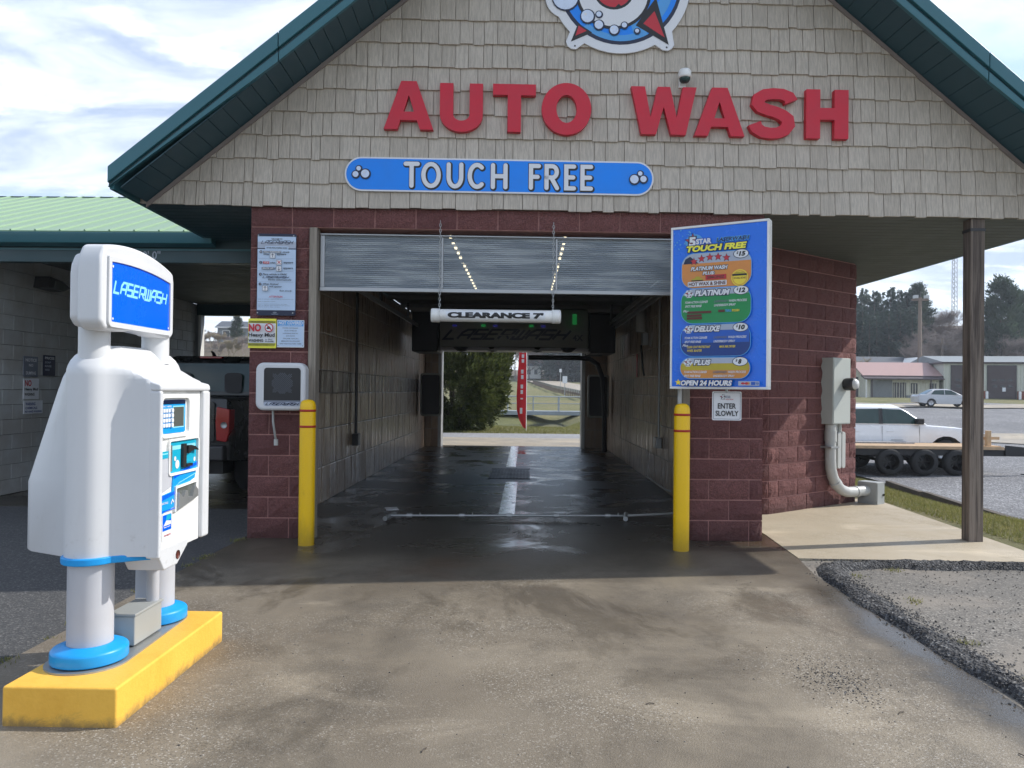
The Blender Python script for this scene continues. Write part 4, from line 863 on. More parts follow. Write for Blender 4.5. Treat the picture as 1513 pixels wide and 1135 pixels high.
FEAT = [('FOAM ACTION CLEANER', .165, .40, 0), ('SPOT FREE RINSE', .165, .335, .024), ('WASH PROCESS', .61, .79, 0), ('UNDERBODY SPRAY', .465, .68, .024)]
pill(.392, .60, 'print_green', 'print_silver', .43); badge(.205, .42); T('PLATINUM', .265, .61, .400, .436, 'sign_white', .05, .25, 'navy', .06); price(.735, .412, '12')
small(.465, FEAT); T('LASERWASH', .465, .60, .465, .479, 'print_grey', .02, .25); T('Plus', .145, .20, .518, .532, 'label_paper', .02, .4)
for a, c, v in ((.19, .44, .527), (.185, .34, .546), (.185, .345, .563)): P_.rect(u_(a), u_(c), v_(v+.014), v_(v), 'print_maroon')
P_.rect(u_(.51), u_(.575), v_(.538), v_(.524), 'print_maroon'); T('TRIPLE', .58, .64, .524, .538, 'print_sky', .03); T('POLISH', .65, .72, .524, .538, 'print_gold', .03)
pill(.612, .80, 'print_deep_blue', 'print_silver', .645)
P_.rect(u_(.135), u_(.82), v_(.72), v_(.646), 'print_mid_blue'); badge(.205, .638); T('DELUXE', .265, .52, .618, .654, 'sign_white', .05, .25, 'navy', .06); price(.735, .632, '10')
small(.682, FEAT); T('LASERWASH', .465, .60, .682, .696, 'print_grey', .02, .25); T('Plus', .145, .20, .728, .742, 'label_paper', .02, .4)
small(.738, [('CLEAR COAT PROTECTANT', .19, .43, 0), ('WHEEL BLASTER', .19, .345, .022), ('MAX AIR DRYER', .525, .685, 0)], 'print_gold')
pill(.812, .935, 'print_tan', 'print_silver', .845); P_.rect(u_(.135), u_(.82), v_(.885), v_(.846), 'print_olive'); badge(.205, .84); T('PLUS', .265, .43, .822, .856, 'sign_white', .05, .25, 'navy', .06); price(.735, .835, '8')
small(.89, FEAT); T('LASERWASH', .465, .60, .89, .904, 'print_grey', .02, .25)
P_.star(u_(.105), v_(.960), .032, 'print_gold', .45); T('OPEN 24 HOURS', .125, .65, .947, .980, 'sign_white', .05, .2, 'navy', .05)
P_.rect(u_(.72), u_(.925), v_(.978), v_(.952), 'print_silver', .004); P_.disc(u_(.765), v_(.965), .018, 'print_red', .010); P_.disc(u_(.815), v_(.965), .016, 'print_tan', .012); P_.disc(u_(.80), v_(.965), .014, 'print_red', .012); P_.rect(u_(.845), u_(.885), v_(.974), v_(.956), 'print_mid_blue'); P_.text('VISA', u_(.888), u_(.922), v_(.972), v_(.958), 'print_mid_blue', .03)
mb.build('lettering', t)
EM = frame((1.735, 7.09, 1.222), (.26, -.03, 0), (0, 0, 1))
t = thing('enter_slowly_sign', 'small white ENTER SLOWLY sign hanging under the blue price board', 'sign', (1.865, 7.07, 1.222))
MB(EM).prism(rrect(0, .265, 0, .268, .012), 0, .006, 'sign_white', 'y').build('panel', t)
mb = MB(EM); mb.tube([(.13, .01, .26), (.13, .01, .33)], .014, 'metal_grey', 10); mb.build('hanger', t)
mb = MB(); P_ = Panel(mb, EM); P_.stroke(rrect(.012, .253, .012, .256, .01), .003, 'navy', False, True); P_.star(.095, .215, .03, 'navy'); P_.star(.095, .215, .022, 'print_red'); P_.text('5', .085, .108, .196, .236, 'sign_white', .06, .1, 'navy', .05); P_.text('STAR', .118, .165, .206, .228, 'print_silver', .03, 0, 'print_grey', .03); P_.text('AUTO WASH', .12, .19, .190, .199, 'print_red', .02)
P_.text('ENTER', .05, .215, .108, .158, 'black_print', .025); P_.text('SLOWLY', .03, .238, .040, .090, 'black_print', .025); mb.build('lettering', t)

# ------------------------------------------------------------------ clearance tube
CM = FM @ Matrix.Translation((0, -.02, 0)); cz_ = 2.208; rt = .062
t = thing('clearance_bar', 'white tube reading CLEARANCE 7 feet hanging on two chains in the bay mouth', 'sign', CM @ Vector((2.35, 0, cz_)), FA)
MB(CM).lathe([(rt, 1.74), (rt, 2.96)], (0, 0, cz_), 'white_paint', 'x', 28).build('tube', t)
for a, c, sg in ((1.712, 1.80, -1), (2.90, 2.988, 1)):
    e = a if sg < 0 else c; i = c if sg < 0 else a
    MB(CM).lathe([(rt, i), (rt+.007, i), (rt+.007, e-sg*.012), (rt, e-sg*.002), (0, e)], (0, 0, cz_), 'white_paint', 'x', 28).build('end_cap', t)
mb = MB()
def wrap_text(body, x0, x1, z0, z1, r, mat, bold):
    vs, fs = font_mesh(body, bold, 0, 4); a = np.array(vs); lo, hi = a.min(0), a.max(0); o_ = []
    for p in vs:
        x = x0+(p[0]-lo[0])/(hi[0]-lo[0])*(x1-x0); z = z0+(p[1]-lo[1])/(hi[1]-lo[1])*(z1-z0); an = z/r; o_.append((x, -r*math.cos(an), cz_+r*math.sin(an)))
    tm = bpy.data.meshes.new('t'); tm.from_pydata([(p[0], 0, z0+(p[1]-lo[1])/(hi[1]-lo[1])*(z1-z0)) for p in vs], [], fs); bm = bmesh.new(); bm.from_mesh(tm)
    for k in range(1, 10): bmesh.ops.bisect_plane(bm, geom=bm.verts[:]+bm.edges[:]+bm.faces[:], plane_co=(0, 0, z0+(z1-z0)*k/10), plane_no=(0, 0, 1))
    bm.verts.index_update(); lo_ = lo[0]; o_ = [(x0+(v.co.x-lo[0])/(hi[0]-lo[0])*(x1-x0), -r*math.cos(v.co.z/r), cz_+r*math.sin(v.co.z/r)) for v in bm.verts]; fs = [tuple(v.index for v in f.verts) for f in bm.faces]; bm.free(); bpy.data.meshes.remove(tm)
    mb.add(o_, fs, mat, False, CM)
lab = [(x, -(rt+.0008)*math.cos(an), cz_+(rt+.0008)*math.sin(an)) for x in (1.86, 2.83) for an in np.linspace(-.62, .62, 25)]
mb.add(lab, [(i, 25+i, 26+i, i+1) for i in range(24)], 'label_paper', False, CM)
wrap_text("CLEARANCE 7'", 1.878, 2.815, -.030, .032, rt+.0024, 'black_print', .07); mb.build('lettering', t)
for s_ in (1.795, 2.91):
    mb = MB(CM); z = cz_+rt-.005
    k = 0
    while z < 3.13:
        ring = [(.009*math.cos(R(a)), .018*math.sin(R(a))) for a in range(0, 361, 45)]
        mb.tube([(s_+(x if k % 2 else 0), (0 if k % 2 else x), z+.018+h) for x, h in ring], .0032, 'galvanised', 5, False); z += .028; k += 1
    mb.build('chain', t)

# ------------------------------------------------------------------ wash gantry inside the bay
G = thing('wash_gantry', 'grey overhead wash gantry with LASERWASH lettering and a black spray arm inside the bay', 'wash machine', (-.3, 16, 0))
rings = []
for x in np.linspace(-1.83, 1.30, 11):
    bow = -.16*(1-((x+.26)/1.57)**2); rings.append([(x, 16+bow, 2.40-.02), (x, 16+bow*1.2-.03, 2.62), (x, 16+bow-.02, 2.95), (x, 16+bow*.6+.10, 3.20), (x, 16.7, 3.20), (x, 16.7, 2.40)])
MB().loft(rings, 'gantry_grey', smooth=False).build('cover', G, bevel=.02)
rings = []
for x in np.linspace(-1.80, 1.32, 9):
    bow = -.16*(1-((x+.26)/1.57)**2); rings.append([(x, 16.02+bow, 2.31), (x, 15.95+bow, 2.37), (x, 16.6, 2.37), (x, 16.6, 2.31)])
MB().loft(rings, 'sign_white', smooth=False).build('lip', G)
for x in (-1.36, -.72, .22, .86): MB().lathe([(0, -.07), (.10, -.05), (.21, .02), (.22, .03), (0, .03)], (x, 16.0, 2.35), 'steel_black', n=14).build('nozzle', G)
for x0, x1, nm in ((-2.40, -1.85, 'end_box'), (1.31, 1.86, 'end_box')): MB().box(x0, x1, 15.8, 16.8, 2.27, 3.10, 'steel_black').build(nm, G, bevel=.03)
gl = MB()
for k, ln in enumerate(laser_lines('LASERWASH', -1.74, .93, 2.55, 2.74, .9, .32)):
    vs, fs = ribbon(ln, .045); gl.add([(x, 15.965-.16*(1-((x+.26)/1.57)**2)-.02-.0006*k, z) for x, z in vs], fs, 'gantry_text')
vs, fs = font_mesh('4X', .03); gl.add([(.97+p[0]*.17, 15.88, 2.53+p[1]*.17) for p in vs], fs, 'gantry_text'); gl.build('lettering', G)
for x, z0, z1, m_ in ((1.0, 2.86, 3.08, 'led_green'), (-1.5, 2.80, 2.84, 'led_blue'), (-.65, 2.80, 2.84, 'led_blue'), (.35, 2.80, 2.84, 'led_blue'), (-.9, 2.80, 2.85, 'led_green'), (.1, 2.80, 2.85, 'led_green')): MB().box(x-.045, x+.045, 15.78, 15.815, z0, z1, m_).build('indicator_light', G)
mb = MB(); mb.tube([(.05, 17, 2.22), (1.15, 17, 2.22), (1.42, 17, 2.2), (1.60, 17, 2.08), (1.72, 17, 1.75), (1.76, 17, 1.1), (1.77, 17, .12)], .055, 'steel_black', 12); mb.build('spray_arm', G)
MB().box(1.3, 1.7, 16.85, 17.15, 2.26, 2.40, 'steel_black').build('arm_carriage', G, bevel=.02)
for x in (-2.42, 1.72):
    mb = MB()
    for dx in (0, .06, .12): mb.box(x+dx, x+dx+.03, 8.9, 19.4, 2.86-dx*.6, 2.93-dx*.6, 'aluminium')
    mb.build('travel_rail', G)
    for k in range(4): MB().box(x-.02, x+.02, 9.6+k*2.9, 9.66+k*2.9, 2.9, 3.245, 'dark_metal').build('rail_hanger', G)
for x0, lab in ((-2.58, 'dark rounded display board at the far left end of the bay wall'), (1.50, 'dark rounded display board at the far right end of the bay wall')):
    t = thing('display_board', lab, 'display board', (x0+.26, 18.5, .83), 0, 'display boards at the bay exit')
    MB().prism(rrect(x0, x0+.52, .83, 1.88, .07), 18.45, 18.55, 'gantry_grey', 'y').build('frame', t, bevel=.015); MB().prism(rrect(x0+.045, x0+.475, .875, 1.835, .05), 18.438, 18.449, 'black_print', 'y').build('face', t)
    MB().box(x0+.2, x0+.3, 18.56, 19.68, 1.3, 1.4, 'dark_metal').build('bracket', t)
t = thing('floor_drain', 'black slotted drain grate in the middle of the bay floor', 'drain', (-.28, 13.4, .01)); mb = MB()
for k in range(12): mb.box(-.60+k*.0565, -.60+k*.0565+.035, 12.65, 14.2, .005, .016, 'steel_black')
mb.build('grate_bar', t); mb = MB().box(-.61, .08, 12.63, 14.22, .0045, .0065, 'black_print')
for a in ((-.62, .09, 12.6, 12.66), (-.62, .09, 14.2, 14.26)): mb.box(a[0], a[1], a[2], a[3], .005, .013, 'steel_black')
mb.build('frame', t)
for y0, y1, lab in ((8.93, 12.2, 'worn white guide strip on the bay floor in front of the drain'), (14.6, 19.9, 'thin pale guide strip on the bay floor behind the drain')):
    xa = -.31-(y0-8.93)*.010; tag(MB().box(xa, xa+.19, y0, y1, .004, .010, 'wet_steel').build('guide_strip'), lab, 'floor strip', 'guide strips on the bay floor')
t = thing('spray_bar', 'low metal underbody spray pipe with T feet lying across the bay floor', 'spray pipe', (-.2, 8.68, .01)); sp0, sp1 = Vector((-1.52, 8.56, .05)), Vector((1.17, 8.76, .05))
MB().tube([sp0, sp1], .014, 'metal_grey', 10).build('pipe', t)
for p_ in (sp0, sp1): MB().tube([p_+Vector((-.03, -.16, -.01)), p_+Vector((.02, .17, -.01))], .028, 'metal_grey', 10).build('foot', t)
for k in range(5):
    p_ = sp0.lerp(sp1, (.08, .3, .5, .7, .92)[k]); MB().lathe([(.025, -.03), (.025, .03)], p_, 'galvanised', 'x', 10).build('coupling', t); MB().tube([p_+Vector((.12, 0, 0)), p_+Vector((.12, 0, .035))], .007, 'galvanised', 6).build('nozzle', t)
MB().tube([sp1, sp1+Vector((.3, .10, 0)), sp1+Vector((1.0, .35, .0)), sp1+Vector((1.2, 1.6, -.02)), sp1+Vector((.86, 2.2, .02)), sp1+Vector((.86, 4.0, .02))], .014, 'pvc_grey', 8).build('hose', t)
t = thing('wall_conduit', 'dark electric conduit with a junction box on the left bay wall', 'conduit', (-2.6, 11.45, .7)); MB().tube([(-2.57, 11.45, .78), (-2.57, 11.45, 3.2)], .022, 'dark_metal', 8).build('pipe', t); MB().box(-2.61, -2.52, 11.38, 11.56, .62, .80, 'dark_metal').build('junction_box', t, bevel=.008)
t = thing('wall_conduit', 'grey electric conduit with a junction box on the right bay wall', 'conduit', (2.05, 11.6, .7)); MB().tube([(2.04, 11.65, .78), (2.04, 11.65, 3.2)], .018, 'metal_grey', 8).build('pipe', t); MB().box(1.98, 2.07, 11.55, 11.8, .62, .78, 'metal_grey').build('junction_box', t, bevel=.008)
t = thing('wall_pump', 'grey cylinder pump with a hanging hose on the right bay wall', 'pump', (1.98, 13, 2.3)); MB().lathe([(.09, 2.5), (.09, 2.86), (0, 2.9)], (1.96, 13, 0), 'pvc_grey').build('cylinder', t); MB().box(1.98, 2.07, 12.9, 13.1, 2.28, 2.48, 'metal_grey').build('bracket', t); MB().tube([(1.97, 13.05, 2.28), (2.0, 13.05, 1.9), (2.02, 13.0, 1.75)], .018, 'steel_black', 8).build('hose', t)
tag(MB().box(2.055, 2.066, 14.1, 14.22, 1.75, 2.18, 'print_red').build('reflector_strip'), 'small red vertical reflector strip on the right bay wall', 'reflector')
for x, lab in ((-.86, 'left string of warm ceiling lights seen through the roll-up door'), (.42, 'right string of warm ceiling lights seen through the roll-up door')):
    t = thing('light_string', lab, 'lights', (x, 10, 3.2), 0, 'strings of lights on the bay ceiling'); MB().box(x-.03, x+.03, 8.3, 13, 3.19, 3.215, 'aluminium').build('rail', t)
    for k in range(14): MB().box(x-.014, x+.014, 8.4+k*.33, 8.46+k*.33, 3.172, 3.189, 'led_warm').build('bulb', t)

# ------------------------------------------------------------------ payment kiosk on its yellow island
t = thing('kerb_island', 'yellow painted concrete island block under the white payment kiosk', 'island', (-2.0, 3.85, 0))
MB().box(-2.255, -1.752, 3.25, 4.40, -.02, .176, 'yellow_paint').build('block', t, bevel=.012)
MB().prism([(x, y) for x, y in arc(-2.055, 3.56, .185, 180, 360, 14)+arc(-2.055, 4.22, .16, 0, 180, 14)], .170, .184, 'metal_grey', 'z').build('base_plate', t)
K = thing('payment_kiosk', 'white moulded car wash payment kiosk with a blue LASERWASH header and blue ring feet', 'kiosk', (-2.06, 3.87, .184))
LY = (3.57, 4.20); LX = -2.055
for y, nm in zip(LY, ('leg', 'leg')):
    MB().lathe([(.1, .184), (.1, .70)], (LX, y, 0), 'kiosk_grey_post', n=28).build('leg', K)
    MB().lathe([(.158, .188), (.166, .192), (.167, .196), (.167, .238), (.166, .242), (.160, .249), (.150, .254), (.112, .266), (.108, .268), (.101, .268)], (LX, y, 0), 'kiosk_blue', n=32).build('foot_ring', K)
MB().tube([(-1.965, 3.99, .19), (-1.965, 3.99, .66)], .032, 'kiosk_grey_post', 12).build('conduit', K)
mb = MB(); mb.prism(arc(LX, LY[0], .128, 20, 340, 22)+[(LX+.3, LY[0]+.06), (LX+.3, LY[0]+.1)], .648, .682, 'kiosk_blue', 'z'); mb.build('collar', K, bevel=.006)
def sec(z, wx, rx, sy=1., sx=1., ins=0):
    p = arc(LX, 3.575, .118, 195, 308, 9)+[(-1.962, 3.505), (-1.935, 3.532), (-1.90, 3.552), (-1.86, 3.564), (-1.81, 3.570), (-1.785, 3.572), (-1.768, 3.585), (-1.765, 3.61), (-1.765, 4.09), (-1.768, 4.115), (-1.785, 4.132), (-1.86, 4.14), (-1.92, 4.16), (-1.94, 4.19)]+arc(LX, 4.2, .118, 0, 150, 8)+[(wx+.05, 4.12), (wx+.012, 4.09), (wx, 4.05), (wx, 3.72), (wx+.008, 3.685), (wx+.04, 3.655)]
    return [(-2.05+(min(x, rx)+2.05)*sx, 3.87+(y-3.87)*sy, z) for x, y in p]
prof = [(.672, -2.44, -1.765), (.68, -2.448, -1.765), (1.01, -2.448, -1.765), (1.03, -2.441, -1.765), (1.2, -2.388, -1.765), (1.40, -2.325, -1.765), (1.46, -2.306, -1.766), (1.492, -2.294, -1.768)]
rings = [sec(*q_) for q_ in prof]+[sec(1.512, -2.288, -1.79), sec(1.53, -2.28, -1.83), sec(1.555, -2.265, -1.875), sec(1.575, -2.24, -1.908, .975, .99), sec(1.60, -2.205, -1.925, .93, .96), sec(1.625, -2.18, -1.935, .86, .90), sec(1.648, -2.17, -1.94, .76, .80), sec(1.666, -2.165, -1.945, .62, .66), sec(1.677, -2.165, -1.95, .44, .46), sec(1.682, -2.165, -1.95, .2, .2)]
MB().loft(rings, 'kiosk_white').build('body', K)
# hood and side cheeks round the machine face
hood = [(-1.84, 1.50), (-1.82, 1.512), (-1.79, 1.508), (-1.742, 1.495), (-1.733, 1.485), (-1.733, 1.458), (-1.77, 1.458), (-1.84, 1.46)]
mb = MB(); mb.add([(x, y, z) for y in (3.572, 4.138) for x, z in hood], [tuple(range(8))[::-1], tuple(range(8, 16))]+[(i, (i+1) % 8, 8+(i+1) % 8, 8+i) for i in range(8)], 'kiosk_white'); mb.build('hood', K, bevel=.012, seg=3)
MB().box(-1.80, -1.733, 3.572, 3.602, .66, 1.459, 'kiosk_white').build('cheek', K, bevel=.010, seg=3); MB().box(-1.80, -1.733, 4.055, 4.138, .67, 1.459, 'kiosk_white').build('cheek', K, bevel=.012, seg=3)
KM = frame((-1.76, 0, 0), (0, 1, 0), (0, 0, 1))     # local x = world Y, viewer on +X
MB(KM).box(3.603, 4.054, -.004, .004, .668, 1.457, 'white_paint').build('machine_face', K)
MB().prism([(3.62, .70), (3.92, .70), (3.92, .665), (3.80, .585), (3.66, .585), (3.60, .665)], -1.93, -1.748, 'kiosk_white', 'x').build('lower_bracket', K, bevel=.01)
MB().lathe([(.0, .0), (.022, .0), (.022, .003)], (-1.7475, 3.80, .635), 'print_maroon', 'x', 16).build('key_hole', K)
def rim(poly_, name, mat='white_paint', d=.018, w=.012):    # raised moulding around a panel
    vs, fs = ribbon(poly_, w, False, True); n_ = len(vs); mb = MB(KM); mb.add([(p, -d, q) for p, q in vs]+[(p, -.003, q) for p, q in vs], fs+[(b_, a_, a_+n_, b_+n_) for f in fs for a_, b_ in zip(f, f[1:]+f[:1])], mat); return mb.build(name, K)
rim(rrect(3.607, 3.905, 1.235, 1.43, .03), 'screen_surround')
mb = MB(); P_ = Panel(mb, KM @ Matrix.Translation((0, -.006, 0))); P_.rect(3.613, 3.875, 1.25, 1.415, 'kiosk_blue', .012); P_.rect(3.613, 3.875, 1.393, 1.415, 'navy', .008); P_.text('PAY HERE', 3.63, 3.72, 1.379, 1.387, 'label_paper'); P_.rect(3.735, 3.86, 1.275, 1.385, 'light_cyan'); P_.rect(3.741, 3.854, 1.281, 1.379, 'screen_grey')
mb.build('screen_panel', K); mb = MB(KM)
for i in range(3):
    for j in range(4): mb.prism(rrect(3.622+i*.026, 3.642+i*.026, 1.282+j*.024, 1.300+j*.024, .004, 3), -.016, -.007, 'label_paper', 'y')
for j in range(4): mb.prism(arc(3.716, 1.291+j*.024, .011, 0, 330, 11), -.018, -.007, 'label_paper', 'y')
mb.build('keypad', K)
rim(rrect(3.69, 4.02, 1.045, 1.215, .015), 'reader_surround')
mb = MB(); P_ = Panel(mb, KM @ Matrix.Translation((0, -.006, 0))); P_.rect(3.696, 4.01, 1.052, 1.208, 'kiosk_cyan', .01); P_.rect(3.70, 4.0, 1.165, 1.185, 'light_cyan', .01); P_.rect(3.70, 3.735, 1.06, 1.19, 'metal_grey', .004); P_.disc(3.79, 1.09, .022, 'sign_white'); P_.disc(3.765, 1.12, .012, 'sign_white'); P_.rect(3.88, 3.98, 1.09, 1.14, 'kiosk_cyan'); P_.disc(3.985, 1.10, .012, 'sign_white', n=12); mb.build('card_panel', K)
mb = MB(KM); mb.box(3.83, 3.865, -.022, -.007, 1.07, 1.19, 'plastic_black'); mb.box(3.865, 3.93, -.026, -.007, 1.07, 1.085, 'plastic_black'); mb.prism([(3.865, 1.14), (3.94, 1.155), (3.99, 1.148), (3.95, 1.17), (3.90, 1.18), (3.865, 1.178)], -.032, -.010, 'plastic_black', 'y'); mb.build('card_reader', K)
MB(KM).prism([(3.605, .96), (3.725, .985), (3.725, 1.05), (3.69, 1.07), (3.68, 1.16), (3.605, 1.15)], -.012, -.0045, 'kiosk_grey_post', 'y').build('receipt_tray', K, bevel=.004)
mb = MB(); P_ = Panel(mb, KM @ Matrix.Translation((0, -.0115, 0))); P_.rect(3.606, 3.69, 1.13, 1.165, 'kiosk_cyan', .008); P_.rect(3.606, 3.68, 1.15, 1.156, 'light_cyan'); mb.build('receipt_slot', K)
MB(KM).prism([(3.605, .86), (3.775, .885), (3.775, .96), (3.99, 1.0), (4.015, 1.06), (4.015, 1.085), (3.745, 1.045), (3.735, .96), (3.605, .95)], -.010, -.0045, 'kiosk_blue', 'y').build('blue_panel', K)
mb = MB(); P_ = Panel(mb, KM @ Matrix.Translation((0, -.010, 0))); P_.poly([(3.75, 1.02), (4.01, 1.068), (4.01, 1.083), (3.75, 1.042)], 'kiosk_royal'); P_.poly([(3.607, .925), (3.77, .945), (3.77, .96), (3.607, .95)], 'kiosk_royal'); P_.text('INSERT BILLS', 3.615, 3.69, .908, .918, 'sign_white'); P_.stroke([(3.72, .90), (3.735, .92), (3.75, .905)], .007, 'sign_white'); P_.stroke([(3.77, .985), (3.785, .985), (3.80, .995), (4.0, 1.025)], .004, 'light_cyan'); P_.rect(3.607, 3.77, .872, .877, 'kiosk_royal'); mb.build('bill_print', K)
rim([(3.762, .862), (3.995, .90), (4.0, .985), (3.765, .975)], 'bill_surround')
mb = MB(KM); mb.prism([(3.77, .868), (3.99, .905), (3.99, .98), (3.77, .968)], -.011, -.005, 'screen_grey', 'y'); mb.prism([(3.77, .866), (3.99, .904), (3.99, .94), (3.955, .965), (3.925, .912), (3.88, .905), (3.865, .95), (3.845, .952), (3.82, .92), (3.77, .95)], -.03, -.011, 'metal_grey', 'y'); mb.build('bill_acceptor', K)
mb = MB(); P_ = Panel(mb, KM @ Matrix.Translation((0, -.004, 0))); P_.rect(3.645, 3.745, .725, .86, 'label_paper', .008); P_.rect(3.65, 3.74, .775, .853, 'kiosk_royal', .004); P_.poly([(3.68, .82), (3.735, .828), (3.735, .852), (3.69, .852)], 'kiosk_cyan'); P_.poly([(3.655, .80), (3.685, .825), (3.735, .818), (3.735, .80)], 'sign_white'); P_.text('laser', 3.66, 3.73, .79, .797, 'sign_white'); P_.text('PAYMENT', 3.665, 3.735, .748, .756, 'print_red'); mb.build('sticker', K)
# header
for y in LY[:1]+(4.03,): MB().lathe([(.068, 1.60), (.068, 1.78)], (LX+.005 if y < 3.8 else -1.99, y-.01 if y < 3.8 else y, 0), 'kiosk_white', n=24).build('header_post', K)
def hdr(y0, y1, z0, z1, r):
    top = [(y1, z1-.145)]+[(y1-.012-(y1-y0-.047)*i/14, z1-.05+.03*i/14-.045*(2*i/14-1)**2) for i in range(15)]+[(y0+.008, z1-.115), (y0, z1-.16)]
    return [(y0+r*.5, z0), (y0+(y1-y0)*.32, z0+.004), (y0+(y1-y0)*.45, z0+.02), (y0+(y1-y0)*.62, z0+.02), (y0+(y1-y0)*.75, z0+.004), (y1-r*.4, z0), (y1, z0+r*.4)]+top+[(y0, z0+r*.5)]
MB().prism(hdr(3.355, 4.06, 1.735, 2.185, .07), -2.02, -1.905, 'kiosk_white', 'x').build('header', K, bevel=.045, seg=4, angle=40)
MB().prism(hdr(3.39, 4.02, 1.75, 2.15, .07), -2.075, -2.012, 'kiosk_white', 'x').build('header_back', K, bevel=.03, seg=3, angle=40)
HM = frame((-1.905, 0, 0), (0, 1, 0), (0, 0, 1))
def hp(g): return rrect(3.425+g, 3.995-g, 1.775+g, 1.80, .02, 4)[:10]+[(3.995-g-(.57-2*g)*i/12, 2.045-g+.022*i/12-.018*(2*i/12-1)**2) for i in range(13)]
vs, fs = ribbon(hp(-.012), .024, False, True); n_ = len(vs); mb = MB(HM); mb.add([(p, -.010, q) for p, q in vs]+[(p, .004, q) for p, q in vs], fs+[(b_, a_, a_+n_, b_+n_) for f in fs for a_, b_ in zip(f, f[1:]+f[:1])], 'kiosk_white'); mb.build('header_bezel', K)
mb = MB(); P_ = Panel(mb, HM); P_.d = .002; P_.poly(hp(0), 'kiosk_royal'); ll = laser_lines('LASERWASH', 3.455, 3.965, 1.912, 1.968, .3, .3); P_.strokes(ll, .0115, 'light_cyan'); 
for y, z in ((3.44, 2.03), (3.98, 2.035), (3.442, 1.79), (3.98, 1.79)): P_.disc(y, z, .006, 'label_paper', n=10)
mb.build('header_panel', K)
t = thing('junction_box', 'grey metal junction box on the yellow island between the kiosk legs', 'box', (-1.99, 3.88, .184)); MB().box(-2.06, -1.93, 3.74, 4.02, .19, .335, 'box_grey').build('housing', t, bevel=.006); MB().box(-2.066, -1.924, 3.734, 4.026, .336, .35, 'box_grey').build('lid', t, bevel=.004); MB().tube([(-1.99, 3.70, .215), (-1.99, 3.74, .215)], .016, 'pvc_grey', 10).build('fitting', t)

# ------------------------------------------------------------------ meter and conduit on the angled wall
t = thing('meter_box', 'tall grey electric meter cabinet mounted on the angled red block wall', 'meter box', MA @ Vector((1.33, -.1, 1.08)))
MB(MA).box(1.12, 1.54, -.17, .0, 1.085, 1.945, 'box_grey_light').build('cabinet', t, bevel=.006); MB(MA).box(1.135, 1.525, -.176, -.171, 1.10, 1.93, 'box_grey_light').build('door', t)
MB(MA).lathe([(.075, -.176), (.082, -.2), (.082, -.30), (.07, -.31), (.07, -.31)], (1.40, 0, 1.605), 'dark_metal', 'y', 24).build('meter', t); MB(MA).lathe([(.07, -.31), (.06, -.335), (0, -.345)], (1.40, 0, 1.605), 'lamp_clear', 'y', 24).build('glass', t)
t = thing('pvc_conduit', 'thick grey conduit pipe curving from the meter cabinet down to a ground box', 'conduit', MA @ Vector((1.22, -.1, .1)))
MB(MA).tube([(1.215, -.085, 1.08), (1.215, -.085, .60), (1.225, -.088, .50), (1.26, -.092, .40), (1.33, -.10, .30), (1.42, -.115, .225), (1.54, -.13, .185), (1.68, -.15, .18), (1.96, -.18, .18)], .068, 'pvc_grey', 16).build('pipe', t)
for p0, p1 in (((1.215, -.085, .86), (1.215, -.085, 1.0)), ((1.30, -.097, .335), (1.345, -.103, .285)), ((1.70, -.152, .18), (1.73, -.156, .18))): MB(MA).tube([p0, p1], .076, 'pvc_grey', 16).build('coupling', t)
MB(MA).box(1.11, 1.30, -.16, .0, .775, .80, 'metal_grey').build('strap', t)
for x in (1.40, 1.50):
    MB(MA).tube([(x-.03, -.06, 1.08), (x-.03, -.06, .98)], .028, 'pvc_grey', 12).build('fitting', t); MB(MA).prism(rrect(x-.045, x+.035, .50, .98, .04), -.11, -.0, 'pvc_grey', 'y').build('access_cover', t, bevel=.01)
t = thing('ground_box', 'grey ground enclosure at the corner of the red block wall', 'box', MA @ Vector((2.0, -.2, 0))); MB(MA).box(1.93, 2.12, -.32, -.06, -.05, .30, 'box_grey').build('housing', t, bevel=.006); MB(MA).box(1.935, 2.115, -.335, -.321, -.04, .295, 'box_grey').build('cover', t); MB(MA).lathe([(.016, -.35), (.016, -.336)], (2.08, 0, .13), 'dark_metal', 'y', 10).build('latch', t)
# ------------------------------------------------------------------ self-serve bay building on the left
LB = thing('bay_building', 'white block self-serve wash bay with a pale green metal roof left of the auto wash', 'building', (-7, 9.2, 0))
pr = MB(); pr.prism([(0, 0), (.30, 0), (.30, .012), (.026, .012), (.018, .030), (.004, .030), (0, .012)], 0, 1, 'metal_roof_green', 'y'); pmesh = pr.mesh('roof_panel')
rl = math.hypot(3.55, 1.30)
for k in range(27):
    x = -12.0+k*.302
    Mx = Matrix.Translation((x, 9.04, 3.34)) @ Matrix.Rotation(math.atan2(1.30, 3.55), 4, 'X') @ Matrix.Diagonal((1 if x < -4.15 else .85, rl, 1, 1)); piece(pmesh, 'roof_panel', LB, Mx)
for k in range(27):
    x = -12.0+k*.302; piece(pmesh, 'roof_panel', LB, Matrix.Translation((x+.3, 16.14, 3.34)) @ Matrix.Rotation(math.pi, 4, 'Z') @ Matrix.Rotation(math.atan2(1.30, 3.55), 4, 'X') @ Matrix.Diagonal((1, rl, 1, 1)))
mb = MB()
for k in range(27): mb.box(-12+k*.302+.03, -12+k*.302+.25, 12.5, 12.7, 4.615, 4.64, 'roof_green_dark')
mb.build('ridge_cap', LB)
mb = MB(); mb.prism([(9.0, 3.20), (9.12, 3.17), (9.12, 3.325), (8.97, 3.325), (8.975, 3.28)], -12, -3.78, 'roof_green', 'x'); mb.build('gutter', LB, bevel=.008)
MB().box(-12, -2.73, 9.18, 9.30, 2.995, 3.30, 'roof_green_dark').build('beam', LB, bevel=.006)
